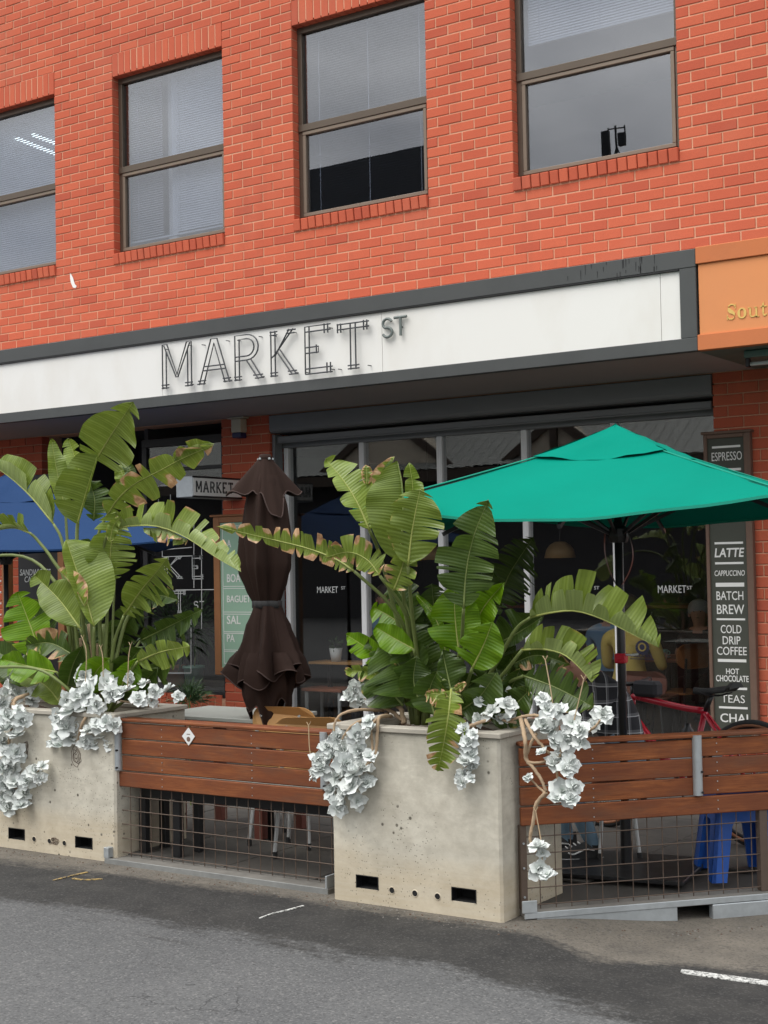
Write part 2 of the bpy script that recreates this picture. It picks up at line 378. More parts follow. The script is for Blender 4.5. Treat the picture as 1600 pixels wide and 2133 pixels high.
def fabric(name, c, var=.06, sc_=2.2, rough=.85, trans=.0, spec=.15):
    t = NT(name); n = t.noise(sc_, 5); col = t.mix(n, mul(c, 1 - var), mul(c, 1 + var))
    wv = t.noise(1.6, 4, .5, t.mapv(t.objc(), (1, 1, 9)))
    t.bump(t.mix(.5, t.noise(450, 2), wv), .18, .01); m = t.set(col=col, rough=rough, spec=spec)
    if trans:
        tl = t.new('BsdfTranslucent'); t.l(col, tl.inputs[0]); ms = t.new('MixShader'); ms.inputs[0].default_value = trans
        t.l(t.b.outputs[0], ms.inputs[1]); t.l(tl.outputs[0], ms.inputs[2]); t.l(ms.outputs[0], t.out.inputs[0])
    return m
M['teal'] = fabric('teal_canvas', (.0, .200, .142), .13, spec=.06)
M['teal_edge'] = fabric('teal_hem', (.02, .27, .19))
M['blue'] = fabric('blue_canvas', (.016, .046, .125), trans=.02)
M['brown'] = fabric('brown_canvas', (.027, .015, .0115), .18)
M['brown_hem'] = fabric('brown_hem', (.062, .042, .037), .1)
def plaid_mat():
    t = NT('plaid_cotton'); s = t.sep(t.objc())
    def band(x, f, w): return t.math('LESS_THAN', t.math('FRACT', t.math('MULTIPLY', x, f)), w)
    u = t.math('ADD', s[0], t.math('MULTIPLY', s[1], .6)); a = t.math('ADD', band(u, 14.0, .22), band(s[2], 12.0, .22)); b = t.math('ADD', band(u, 14.0, .05), band(s[2], 12.0, .05))
    c = t.mix(t.math('MULTIPLY', a, .5, True), (.018, .018, .022), (.16, .16, .17)); c = t.mix(t.math('MULTIPLY', b, .6, True), c, (.55, .55, .56))
    return t.set(col=c, rough=.9)
M['plaid'] = plaid_mat()
def glass_mat(name, tint, ior, refl=1.0):
    t = NT(name); t.n.remove(t.b)
    tr = t.new('BsdfTransparent'); tr.inputs[0].default_value = (*tint, 1); gl = t.new('BsdfGlossy'); gl.inputs['Roughness'].default_value = .0
    gl.inputs['Color'].default_value = (refl, refl, refl, 1)
    bn = t.new('Bump'); bn.inputs['Strength'].default_value = .02; bn.inputs['Distance'].default_value = .02; t.l(t.noise(1.1, 2), bn.inputs['Height']); t.l(bn.outputs[0], gl.inputs['Normal'])
    lw_ = t.new('LayerWeight'); lw_.inputs['Blend'].default_value = .5; f0 = ((ior - 1) / (ior + 1)) ** 2; fr = t.math('ADD', t.math('MULTIPLY', t.math('POWER', lw_.outputs['Facing'], 5.0), 1 - f0), f0); ms = t.new('MixShader'); t.l(fr, ms.inputs[0]); t.l(tr.outputs[0], ms.inputs[1]); t.l(gl.outputs[0], ms.inputs[2]); t.l(ms.outputs[0], t.out.inputs[0])
    return t.m
M['glass_up'] = glass_mat('tinted_office_glass', (.74, .77, .82), 2.05)
M['glass'] = glass_mat('shop_glass', (.92, .93, .93), 1.66)
def asphalt_mat():
    t = NT('asphalt'); P = t.pos()
    A = t.new('Attribute', attribute_name='near').outputs['Fac']; B = t.new('Attribute', attribute_name='kerb').outputs['Fac']
    n = t.noise(5, 6, .65); nf = t.noise(30, 4, .65); vg = t.new('TexVoronoi'); vg.inputs['Scale'].default_value = 120; t.l(P, vg.inputs['Vector']); gr = t.mix(.45, t.sep(vg.outputs['Color'])[0], t.noise(60, 3, .75)); patch = t.noise(1.3, 6, .6)
    light = t.mix(t.ramp(patch, (.3, 0.0), (.7, 1.0)), (.080, .081, .082), (.112, .112, .111))
    dark = t.mix(t.ramp(n, (.3, 0.0), (.7, 1.0)), (.022, .0215, .021), (.044, .042, .039))
    brown = t.mix(t.ramp(n, (.3, 0.0), (.75, 1.0)), (.10, .090, .076), (.175, .155, .127))
    wob = t.math('ADD', t.math('MULTIPLY', t.math('SUBTRACT', t.noise(4.5, 6, .7, t.mapv(P, (.45, 1.6, 1))), .5), .55), t.math('MULTIPLY', t.math('SUBTRACT', nf, .5), .34))
    a = t.ramp(t.math('ADD', A, wob), (.0, 0.0), (.15, 1.0)); b = t.ramp(t.math('ADD', B, t.math('MULTIPLY', wob, .75)), (.0, 0.0), (.13, 1.0))
    c = t.mix(a, dark, light); c = t.mix(b, c, brown)
    oil = t.ramp(t.noise(2.6, 5, .6, t.mapv(P, (.6, 2.2, 1))), (.64, 0.0), (.70, .55)); c = t.mix(oil, c, (.045, .044, .043))
    sp = t.ramp(gr, (.20, .45), (.40, 0.0)); c = t.mix(sp, c, (.022, .022, .022))
    sp2 = t.ramp(gr, (.64, 0.0), (.85, .38)); c = t.mix(t.math('MULTIPLY', sp2, t.math('ADD', t.math('MULTIPLY', a, .6), .4)), c, (.30, .29, .275))
    cv = t.new('TexVoronoi', feature='DISTANCE_TO_EDGE'); cv.inputs['Scale'].default_value = 1.1; dv = t.new('VectorMath', operation='ADD'); t.l(P, dv.inputs[0]); nv = t.new('TexNoise'); nv.inputs['Scale'].default_value = 3.5; nv.inputs['Detail'].default_value = 5; t.l(P, nv.inputs['Vector']); t.l(nv.outputs['Color'], dv.inputs[1]); t.l(dv.outputs[0], cv.inputs['Vector'])
    crk = t.math('MULTIPLY', t.ramp(cv.outputs['Distance'], (.004, .8), (.010, 0.0)), t.ramp(t.noise(.9, 3), (.62, 0.0), (.68, .7))); c = t.mix(crk, c, (.014, .014, .014))
    v = t.new('TexVoronoi'); v.inputs['Scale'].default_value = 110; t.l(P, v.inputs['Vector'])
    t.bump(t.mix(.5, gr, v.outputs['Distance']), .5, .003)
    return t.set(col=c, rough=.87, spec=.3)
M['asphalt'] = asphalt_mat()
def paving_mat():
    t = NT('paving'); n = t.noise(2.2, 7, .62); c = t.mix(t.ramp(n, (.3, 0.0), (.7, 1.0)), (.042, .039, .035), (.088, .081, .070))
    c = t.mix(t.ramp(t.noise(5, 5, .6), (.6, 0.0), (.72, .6)), c, (.035, .033, .03)); t.bump(t.noise(70, 4), .25, .004); return t.set(col=c, rough=.8)
M['paving'] = paving_mat()
M['galv_dirty'] = simple('dirty_galvanised', (.24, .245, .235), .65, .25, 22, .2, 60, metal=.2, dirt=.7)
M['lipstone'] = simple('dirty_plinth', (.17, .16, .142), .85, .3, 14, .3, 60, dirt=.6)
M['black_gap'] = simple('void_black', (.008, .008, .008), .9, .1, 5)
M['print_white'] = simple('white_vinyl', (.62, .64, .63), .6, .03, 8)
t_ = NT('fluorescent_tube'); M['tube_on'] = t_.set(col=(1, 1, 1), em=(.9, 1, .95), ems=2.6)
t_ = NT('warm_bulb'); M['bulb_on'] = t_.set(col=(1, .9, .7), em=(1.0, .72, .40), ems=45.0)
# ---------------------------------------------------------------- lettering
TXT = {}
def text_geo(s, bold=0.0, shear=0.0):
    k = (s, bold, shear)
    if k not in TXT:
        cu = bpy.data.curves.new('t', 'FONT'); cu.body = s; cu.size = 1; cu.offset = bold; cu.shear = shear; cu.resolution_u = 3; cu.fill_mode = 'BOTH'; cu.extrude = .5
        o = bpy.data.objects.new('t', cu); COL.objects.link(o)
        dg = bpy.context.evaluated_depsgraph_get(); me = bpy.data.meshes.new_from_object(o.evaluated_get(dg))
        V = np.array([v.co[:] for v in me.vertices]); F = [tuple(p.vertices) for p in me.polygons]
        bpy.data.objects.remove(o); bpy.data.curves.remove(cu); bpy.data.meshes.remove(me)
        lo, hi = V.min(0), V.max(0); TXT[k] = ((V - lo) / np.maximum(hi - lo, 1e-6), F)
    return TXT[k]
def text(mb, s, o, ux, uz, un, w, h, th=.002, bold=0.0, shear=0.0):
    V, F = text_geo(s, bold, shear); o, ux, uz, un = [np.array(q, float) for q in (o, ux, uz, un)]
    return mb.add([o + ux * v[0] * w + uz * v[1] * h + un * v[2] * th for v in V], F)
def arc(cx, cy, rx, ry, a0, a1, n=10):
    return [(cx + rx * math.cos(math.radians(a0 + (a1 - a0) * i / n)), cy + ry * math.sin(math.radians(a0 + (a1 - a0) * i / n))) for i in range(n + 1)]
GLY = {
 'M': [[(0, 0), (0, 1), (.16, 1), (.5, .30), (.84, 1), (1, 1), (1, 0)], [(.13, 0), (.13, .84)], [(.87, 0), (.87, .84)], [(.05, .98), (.47, .24), (.53, .24), (.95, .98)],
       [(-.03, .02), (.22, .02)], [(-.03, .09), (.22, .09)], [(.78, .02), (1.03, .02)], [(.78, .09), (1.03, .09)]],
 'A': [[(0, 0), (.40, 1), (.60, 1), (1, 0)], [(.15, 0), (.5, .90), (.85, 0)], [(.18, .40), (.82, .40)], [(.15, .31), (.85, .31)],
       [(-.06, .02), (.2, .02)], [(-.03, .09), (.22, .09)], [(.8, .02), (1.06, .02)], [(.78, .09), (1.03, .09)]],
 'R': [[(0, 0), (0, 1)] + [(.45, 1)] + arc(.45, .72, .42, .28, 90, -90) + [(0, .44)], [(.16, 0), (.16, .91), (.44, .91)] + arc(.44, .72, .27, .19, 90, -90) + [(0, .53)],
       [(.42, .44), (.86, 0)], [(.58, .46), (1.0, .02)], [(-.03, .02), (.24, .02)], [(-.03, .09), (.24, .09)], [(.74, .02), (1.05, .02)], [(.68, .09), (1.02, .09)]],
 'K': [[(0, 0), (0, 1)], [(.17, 0), (.17, 1)], [(.17, .46), (.74, 1)], [(.02, .42), (.12, .46), (.9, 1)], [(.24, .54), (.84, .02)], [(.36, .58), (1.0, .02)],
       [(-.03, .02), (.26, .02)], [(-.03, .09), (.26, .09)], [(-.03, .91), (.26, .91)], [(-.03, .98), (.26, .98)], [(.66, .98), (1.0, .98)], [(.62, .91), (.95, .91)], [(.72, .02), (1.06, .02)], [(.68, .09), (1.02, .09)]],
 'E': [[(0, 0), (0, 1), (.95, 1)], [(.16, 0), (.16, 1)], [(0, .89), (.95, .89)], [(0, .56), (.5, .56), (.5, .44), (0, .44)], [(.42, .60), (.42, .42)], [(0, 0), (1, 0)], [(0, .11), (1, .11)],
       [(.72, .82), (.72, 1.02)], [(.85, .82), (.85, 1.02)], [(.80, -.02), (.80, .2)], [(.93, -.02), (.93, .2)]],
 'T': [[(0, 1), (1, 1)], [(0, .89), (1, .89)], [(.42, 0), (.42, 1)], [(.58, 0), (.58, 1)], [(.02, .82), (.02, 1.02)], [(.12, .82), (.12, 1.02)], [(.84, .82), (.84, 1.03)], [(.94, .82), (.94, 1.03)], [(.33, .02), (.68, .02)], [(.33, .09), (.68, .09)]],
 's': [arc(.5, .74, .42, .26, 20, 240, 12) + arc(.5, .26, .44, .26, 75, -160, 14)],
 't': [[(.0, 1), (1, 1)], [(.5, 1), (.5, 0)]],
}
def glyph(mb, ch, o, ux, uz, un, w, h, r, n=6, flat=False):
    o, ux, uz, un = [np.array(q, float) for q in (o, ux, uz, un)]
    for pl in GLY[ch]:
        P = [o + ux * x * w + uz * y * h for x, y in pl]
        if flat:
            for a, b in zip(P[:-1], P[1:]): mb.bar(a, b, r * 2, .0015, un)
        else: mb.tube(P, r, n)
UX, UZ, UN = (1, 0, 0), (0, 0, 1), (0, -1, 0)

# ---------------------------------------------------------------- ground
A_PTS = [(-14, -5.5), (-5.55, -5.49), (-5.12, -5.42), (-4.65, -5.43), (-4.21, -5.43), (-3.81, -5.43), (-3.41, -5.44), (-3.01, -5.38), (-2.54, -5.42), (-2.19, -5.55), (-1.96, -5.65), (-1.2, -6.1), (8, -6.4)]
B_PTS = [(-14, -4.98), (-6.14, -4.97), (-5.72, -4.95), (-5.25, -4.93), (-4.78, -4.90), (-4.43, -4.87), (-3.89, -4.92), (-3.15, -4.90), (-2.93, -4.88), (-2.56, -4.97), (-1.97, -4.75), (-1.2, -4.6), (8, -4.4)]
def lerp(P, x): return float(np.interp(x, [p[0] for p in P], [p[1] for p in P]))
def road_z(x, y):
    s = min(1, max(0, (x + 3.05) / .55)); s = s * s * (3 - 2 * s); t = min(1, max(0, (y + 6.6) / 2)); return -.062 * s * t
xs = sorted(set([-400, -120, -40, -20, -14] + [round(-9 + .06 * i, 3) for i in range(151)] + [4, 10, 30, 120, 400]))
ys = sorted(set([-400, -120, -60, -30, -18, -12, -10] + [round(-8.4 + .06 * i, 3) for i in range(96)] + [-2.0]))
g = MB(); g.grid([[(x, y, road_z(x, y)) for x in xs] for y in ys]); g.smooth = True
g.attr = {'near': [max(-1, min(1, (lerp(A_PTS, v[0]) - v[1]))) for v in g.v], 'kerb': [max(-1, min(1, (v[1] - lerp(B_PTS, v[0])))) for v in g.v]}
struct('road', g, M['asphalt'])
FLZ = .035
pv = struct('pavement', MB().add([(-60, 60, FLZ - .02), (-60, -4.60, FLZ - .02), (-3.14, -4.60, FLZ - .02), (-.6, -1.80, FLZ - .02), (60, -1.8, FLZ - .02), (60, 60, FLZ - .02)], [(0, 1, 2, 3, 4, 5)]), M['paving'])
k = 0
slab = {}
for i in range(-15, 2):
    for j in range(0, 8):
        x0, y0 = i * .6 - .1, -4.56 + j * .6
        if x0 < -8.2 or y0 > -.1 or x0 + .6 > -.6 + (y0 + 1.8) * .9 - .1: continue
        if 'm' not in slab:
            q = MB().cbox(-.296, .296, -.296, .296, -.015, 0, .004); slab['m'] = mesh('paving_slab', q); slab['m'].materials.append(M['paving'])
        place('paving_slab', slab['m'], pv, (x0 + .3, y0 + .3, FLZ + .0015 * math.sin(i * 3.1 + j * 5.3)), (rnd.uniform(-.004, .004), rnd.uniform(-.004, .004), 0))
def sheet(name, pts, m, label, cat):
    q = MB().add([(x, y, road_z(x, y) + .005) for x, y in pts] + [(x, y, road_z(x, y) + .001) for x, y in pts], [tuple(range(len(pts)))] + [(i, i + len(pts), (i + 1) % len(pts) + len(pts), (i + 1) % len(pts)) for i in range(len(pts))])
    o = obj(name, q, m); tag(o, label, cat); return o
def strip(px, w):                            # painted stroke through ground pixels
    P = [gnd(*p)[:2] for p in px]; Lf, Rt = [], []
    for i, p in enumerate(P):
        t = unit(P[min(i + 1, len(P) - 1)] - P[max(i - 1, 0)]); n = np.array([-t[1], t[0]]); ww = w * rnd.uniform(.5, 1.2); Lf.append(p + n * ww / 2); Rt.append(p - n * ww / 2)
    return [tuple(q) for q in Lf] + [tuple(q) for q in Rt[::-1]]
sheet('road_marking', [tuple(gnd(*p, -.05)[:2]) for p in ((1420, 2019), (1530, 2033), (1640, 2048), (1640, 2058), (1530, 2043), (1417, 2027))], M['chalk_w'], 'white painted line at the right edge of the road', 'road marking')
sheet('chalk_mark', strip([(541, 1914), (568, 1904), (600, 1897), (632, 1888)], .012), M['chalk_w'], 'thin white survey mark on dark bitumen before the middle planter', 'road marking')
sheet('yellow_mark', strip([(112, 1835), (150, 1825), (182, 1818)], .014), M['chalk_y'], 'straight yellow spray stroke on road below left planter', 'road marking')
sheet('yellow_scrawl', strip([(152, 1831), (175, 1834), (196, 1833), (214, 1832)], .02), M['chalk_y'], 'yellow sprayed scribble right of the straight yellow stroke', 'road marking')

# ---------------------------------------------------------------- brick building
BLD = thing('brick_building', 'red brick corner building with bronze windows above a cafe shopfront', 'building', (-7, 0, 0))
BR, MOD, CO = [], .2405, .086                     # rows of (x0, x1, z0, z1, y)
def rows(x0, x1, z0, z1, opens=(), y=0.0, ph=0.0):
    k = 0; z = z0
    while z < z1 - .03:
        iv = [(x0, x1)]
        for a, b, c, d in opens:
            if z + CO * .5 > c and z + CO * .5 < d:
                nv = []
                for p, q in iv:
                    if b <= p or a >= q: nv.append((p, q))
                    else:
                        if a > p: nv.append((p, a))
                        if b < q: nv.append((b, q))
                iv = nv
        off = ph + (MOD / 2 if k % 2 else 0)
        i0 = math.floor((x0 - off) / MOD) - 1; i1 = math.ceil((x1 - off) / MOD) + 1
        for p, q in iv:
            js = [p - .010] + [off + i * MOD - .010 for i in range(i0, i1 + 1) if p + .07 < off + i * MOD - .005 < q - .07] + [q]
            for a, b in zip(js[:-1], js[1:]): BR.append((a + .010, b, z, z + CO - .010, y))
        z += CO; k += 1
W_X = [(-12.41, -10.96), (-10.125, -8.675), (-7.84, -6.39), (-5.555, -4.105)]
ZB, ZT = 4.77, 6.57
OP = [(a, b, 4.66, 6.81) for a, b in W_X]
ZR = 4.66 - 12 * CO
rows(-13.0, -2.3, ZR, 8.2, OP, 0.0, -10.125 - 12 * MOD)
NUP = len(BR)
for lay in (0.0, .115):
    rows(-8.75, -8.17, .0, 3.02, (), lay, -8.75)
rows(-3.89, -2.2, .0, 3.02, (), 0.0, -3.89)
rows(-13.6, -11.2, .0, 3.02, (), 0.0, -13.6)
rows(-9.85, -8.76, .0, .25, (), 0.0, -9.85)
def brick_geo(w, h, d=.105, b=.004):
    q = MB(); x, z = w / 2, h / 2
    q.add([(-x, b, -z), (x, b, -z), (x, b, z), (-x, b, z), (-x + b, 0, -z + b), (x - b, 0, -z + b), (x - b, 0, z - b), (-x + b, 0, z - b), (-x, d, -z), (x, d, -z), (x, d, z), (-x, d, z)],
          [(4, 5, 6, 7), (0, 1, 5, 4), (1, 2, 6, 5), (2, 3, 7, 6), (3, 0, 4, 7), (8, 9, 1, 0), (9, 10, 2, 1), (10, 11, 3, 2), (11, 8, 0, 3)]); return q
WALL = obj('wall', (lambda q: (q.box(-13, -2.3, .0055, .25, 3.0, 4.658), q.box(-13, -2.3, .0055, .25, 6.812, 8.2),
            [q.box(a, b, .0055, .25, 4.659, 6.811) for a, b in [(-10.956, -10.129), (-8.671, -7.844), (-6.386, -5.559), (-4.101, -2.3)]],
            [q.box(a + .003, b - .003, .004, .25, 4.659, 4.74) for a, b in W_X], [q.box(a + .003, b - .003, .004, .25, 6.60, 6.811) for a, b in W_X],
            q.box(-8.742, -8.178, .009, .30, 0, 3.0), q.box(-3.882, -2.2, .009, .30, 0, 2.999), q.box(-13.6, -11.208, .009, .30, 0, 2.999), q.box(-9.85, -8.751, .009, .30, 0, .36)) and q)(MB()), M['mortar'], BLD)
def vis_area(b):
    px, py, Z = proj(((b[0] + b[1]) / 2, b[4], (b[2] + b[3]) / 2))
    if not (-20 < px < 1620 and -10 < py < 2140) or b[4] > .05: return 0
    if b[2] < 3.1 and (proj((b[0], 0, b[2]))[0] < 440 or b[2] < .4): return 0
    return (b[1] - b[0]) * (b[3] - b[2]) / Z ** 2
order = sorted(range(len(BR)), key=lambda i: -vis_area(BR[i]))
single = set(order[:300]); proto = {}
rest = MB()
for i, (a, b, c, d, y) in enumerate(BR):
    jy = rnd.uniform(-.0025, .0025)
    if i in single:
        kx = round(b - a, 3)
        if kx not in proto:
            proto[kx] = mesh('brick', brick_geo(kx, d - c)); proto[kx].materials.append(M['brick'])
        place('brick', proto[kx], WALL, ((a + b) / 2, y + jy, (c + d) / 2), (0, rnd.uniform(-.004, .004), 0))
    else:
        q = brick_geo(b - a, d - c); rest.add([(v[0] + (a + b) / 2, v[1] + y + jy, v[2] + (c + d) / 2) for v in q.v], q.f)
rb = obj('brickwork', rest, M['brick'], WALL); rb['kind'] = 'stuff'
sm = mesh('sill_brick', brick_geo(.0765, .105, .12, .005)); sm.materials.append(M['brick'])
dm = mesh('soldier_brick', brick_geo(.0765, .23)); dm.materials.append(M['brick'])
for a, b in W_X:
    for i in range(17):
        xc = a + .0425 + i * .0854
        if proj((xc, 0, 4.7))[0] < -30: continue
        place('sill_brick', sm, WALL, (xc, -.024 + rnd.uniform(-.003, .003), 4.716), (math.radians(rnd.uniform(5, 8)), rnd.uniform(-.01, .01), 0))
        if proj((xc, 0, 6.6))[1] > -60: place('soldier_brick', dm, WALL, (xc, rnd.uniform(-.002, .002), 6.692))
for i in range(12): place('soldier_brick', dm, WALL, (-9.80 + i * .0875, .002, .30), None, (1, 1, .8))
# bird dropping and scuffs on the brick
obj('paint_splash', MB().add([tuple(at(px, py, -.006)) for px, py in ((146, 568), (152, 578), (156, 592), (160, 596), (157, 600), (152, 599), (148, 590), (146, 580))], [tuple(range(8))]), M['white_paint'], WALL)

def window(i, a, b):
    w = obj('window', (lambda q: (q.cbox(a, b, .085, .16, ZB - .03, ZB + .035), q.cbox(a, b, .085, .16, ZT - .05, ZT + .03), q.cbox(a, a + .05, .086, .16, ZB + .035, ZT - .05), q.cbox(b - .05, b, .086, .16, ZB + .035, ZT - .05),
                q.cbox(a + .01, b - .01, .07, .15, 5.60, 5.665)) and q)(MB()), M['frame'], BLD)
    obj('sash', (lambda q: (q.cbox(a + .051, b - .051, .078, .14, ZB + .036, ZB + .07), q.cbox(a + .051, b - .051, .078, .14, 5.565, 5.599), q.cbox(a + .051, a + .085, .079, .14, ZB + .07, 5.565), q.cbox(b - .085, b - .051, .079, .14, ZB + .07, 5.565)) and q)(MB()), M['frame_in'], w)
    obj('pane', MB().box(a + .08, b - .08, .108, .114, ZB + .06, 5.57), M['glass_up'], w)
    obj('pane', MB().box(a + .045, b - .045, .118, .124, 5.66, ZT - .045), M['glass_up'], w)
    bl = MB(); z = ZT - .05
    lo = {0: ZB + .05, 1: ZB + .16, 2: ZB + .05, 3: 5.95}[i]; xa, xb = a + .07, b - .06
    tilt = {0: .009, 1: .010, 2: .003, 3: .009}[i]
    while z > lo:
        segs = [(xa, xb)] if i != 1 else [(xa, a + .50), (a + .63, xb)]
        for s, (p, q) in enumerate(segs):
            tt, dd_ = (.003, .0225) if i == 2 else ((.0112, .008) if not (i == 1 and s == 0) else (.0075, .018))
            bl.add([(p, .185, z - tt), (q, .185, z - tt), (q, .185 + dd_, z + tt), (p, .185 + dd_, z + tt)], [(0, 1, 2, 3)])
        z -= .0235
    for fx in (.12, .5, .88):
        x = a + (b - a) * fx; bl.add([(x - .003, .183, lo), (x + .003, .183, lo), (x + .003, .183, ZT - .05), (x - .003, .183, ZT - .05)], [(0, 1, 2, 3)])
    bl.box(xa, xb, .18, .21, lo - .03, lo - .012)
    bo = obj('blind', bl, M['blind'], w); bo['kind'] = 'stuff'
for i, (a, b) in enumerate(W_X): window(i, a, b)
rm = MB(); rm.box(-13, -2.3, .26, 5, 4.30, 4.40); rm.box(-13, -2.3, .26, 5, 7.1, 7.2); rm.box(-13, -2.3, 4.9, 5.0, 4.4, 7.1); rm.box(-13, -12.9, .26, 4.9, 4.4, 7.1); rm.box(-2.4, -2.3, .26, 4.9, 4.4, 7.1)
obj('office_room', rm, M['officewall'], BLD)
obj('office_column', MB().box(-9.62, -9.50, .27, .40, 4.4, 7.1), M['whitewall'], BLD)
for j in range(2): obj('ceiling_tube', MB().tube([at(34 + j * 34, 288 - j * 8, 1.2), at(120 + j * 30, 322 - j * 10, 1.2)], .022, 8), M['tube_on'], BLD)
# shopfront
GY = .20
sf = obj('shopfront_head', MB().cbox(-8.16, -3.90, GY - .03, GY + .05, 2.70, 2.80), M['shutter'], BLD); obj('shopfront_sill', MB().cbox(-8.16, -3.90, GY - .03, GY + .05, .03, .14), M['shutter'], sf)
MUL = [-8.105, -7.225 - .025, -6.43, -5.60, -4.79, -3.925]
for x in MUL:
    wd = .055 if x != -8.105 else .05
    obj('mullion', (lambda q: (q.cbox(x - wd / 2, x + wd / 2, GY - .045, GY + .045, .141, 2.699, .006), q.box(x - .008, x + .008, GY - .0475, GY - .044, .15, 2.69)) and q)(MB()), M['alu'], sf)
obj('jamb', MB().cbox(-8.165, -8.134, GY - .17, GY - .05, .03, 2.82), M['shutter'], sf); obj('jamb', MB().cbox(-3.899, -3.892, GY - .10, GY - .03, .03, 2.7), M['shutter'], sf)
for a, b in zip(MUL[:-1], MUL[1:]): obj('pane', MB().box(a + .028, b - .028, GY - .004, GY + .004, .142, 2.698), M['glass'], sf)
rs = MB(); prof = [(0, 2.99), (-.0, 2.865), (.012, 2.845), (.035, 2.832), (.16, 2.832), (.16, 2.99)]
rs.add([(-8.155, y - .02, z) for y, z in prof] + [(-3.895, y - .02, z) for y, z in prof], [(i, (i + 1) % 6, (i + 1) % 6 + 6, i + 6) for i in range(6)] + [tuple(range(5, -1, -1)), tuple(range(6, 12))])
sh = obj('roller_shutter_box', rs, M['shutter'], BLD)
obj('shutter_bottom_rail', (lambda q: (q.cbox(-8.12, -3.92, .05, .10, 2.745, 2.80, .006), q.cbox(-8.12, -3.92, .045, .055, 2.735, 2.748, .003)) and q)(MB()), M['shutter'], sh)
# left shop window
lw = obj('side_window', (lambda q: (q.cbox(-9.85, -8.755, .07, .14, 2.80, 2.88), q.cbox(-9.85, -8.755, .02, .16, .365, .42), q.cbox(-9.85, -9.79, .071, .14, .42, 2.80), q.cbox(-8.82, -8.755, .071, .14, .42, 2.80), q.cbox(-9.79, -8.82, .075, .135, 2.55, 2.585)) and q)(MB()), M['black'], BLD)
obj('pane', MB().box(-9.79, -8.82, .098, .104, .42, 2.80), M['glass'], lw)
for ch, px, py, ww, hh in (('K', 343, 1206, .225, .215), ('E', 401, 1206, .14, .225), ('T', 361, 1277, .165, .215)):
    dc = MB(); p = at(px, py, .094); glyph(dc, ch, p, UX, UZ, UN, ww, hh, .0042, flat=True); obj('window_letter', dc, M['print_white'], lw)
dc = MB()
for ch, px in (('s', 404), ('t', 416)):
    p = at(px, 1268, .094); glyph(dc, ch, p, UX, UZ, UN, .055, .07, .005, flat=True); obj('window_letter', dc, M['print_white'], lw); dc = MB()
for a, b in (((307, 1400), (307, 1215)), ((307, 1402), (398, 1402)), ((398, 1402), (398, 1290)), ((338, 1145), (400, 1140)), ((338, 1145), (338, 1160)), ((338, 1160), (420, 1157)), ((366, 1229), (450, 1228)), ((355, 1030), (355, 1082)), ((330, 1040), (330, 1075)), ((404, 1090), (404, 1225)), ((420, 1090), (420, 1310))):
    obj('border_line', MB().bar(at(*a, .094), at(*b, .094), .008, .0015, UN), M['print_white'], lw)
obj('notice', MB().box(*[at(312, 0, .094)[0], at(324, 0, .094)[0]], .092, .094, at(318, 1420, .094)[2], at(318, 1406, .094)[2]), M['pot_white'], lw)
for px in (661, 1178, 1371):
    q = MB(); p = at(px, 1235, GY - .008); text(q, 'MARKET', p, UX, UZ, UN, .235, .058); obj('glass_lettering', q, M['print_white'], sf); q = MB(); p2 = at(px + (50 if px < 700 else 60), 1228, GY - .008); text(q, 'ST', p2, UX, UZ, UN, .045, .028)
    obj('glass_lettering', q, M['print_white'], sf)
# cafe interior shell
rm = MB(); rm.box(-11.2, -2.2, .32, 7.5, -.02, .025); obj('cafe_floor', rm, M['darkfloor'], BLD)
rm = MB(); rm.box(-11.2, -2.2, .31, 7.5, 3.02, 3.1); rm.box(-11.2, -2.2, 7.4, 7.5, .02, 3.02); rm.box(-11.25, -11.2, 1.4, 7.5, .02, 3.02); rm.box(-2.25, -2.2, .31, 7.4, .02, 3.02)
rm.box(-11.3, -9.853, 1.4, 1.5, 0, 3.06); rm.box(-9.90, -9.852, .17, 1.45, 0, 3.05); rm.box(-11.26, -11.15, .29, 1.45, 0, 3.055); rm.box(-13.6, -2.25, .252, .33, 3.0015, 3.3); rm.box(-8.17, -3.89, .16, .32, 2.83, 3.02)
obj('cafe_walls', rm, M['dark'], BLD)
ctr = thing('service_counter', 'dark service counter deep inside the cafe behind the glass', 'counter', (-6, 4.6, .03))
obj('front', MB().cbox(-8.6, -4.2, 4.6, 5.1, .03, 1.05), M['darkcloth'], ctr); obj('counter_top', MB().cbox(-8.65, -4.15, 4.55, 5.2, 1.051, 1.09), M['seatwood'], ctr)

# ---------------------------------------------------------------- awning with sign
AY = -1.2
AW = thing('shop_awning', 'flat awning with white sign fascia in a charcoal frame over the cafe', 'awning', (-7.5, -.6, 3.0))
xR = -3.528
obj('soffit', (lambda q: (q.box(-14.5, xR - .03, AY + .05, .0, 3.005, 3.03), q.box(-14.5, xR - .03, AY + .04, .0, 3.66, 3.68)) and q)(MB()), M['soffit'], AW)
obj('top_trim', MB().cbox(-14.5, xR - .0005, AY - .012, AY + .03, 3.568, 3.692, .004), M['charcoal'], AW)
obj('bottom_trim', MB().cbox(-14.5, xR - .0005, AY - .012, AY + .05, 2.998, 3.090, .004), M['charcoal'], AW)
obj('end_post', MB().cbox(xR - .118, xR - .001, AY - .010, AY + .03, 3.0905, 3.5675, .003), M['charcoal'], AW)
obj('gutter_lip', MB().box(-14.5, xR - .12, AY - .015, AY + .01, 3.558, 3.567), M['black'], AW)
sx = [-14.5, -8.394, -6.095, -3.791, xR - .1185]
for a, b in zip(sx[:-1], sx[1:]): obj('sign_panel', MB().cbox(a + .0015, b - .0015, AY + .006, AY + .02, 3.091, 3.557, .0015), M['panel'], AW)
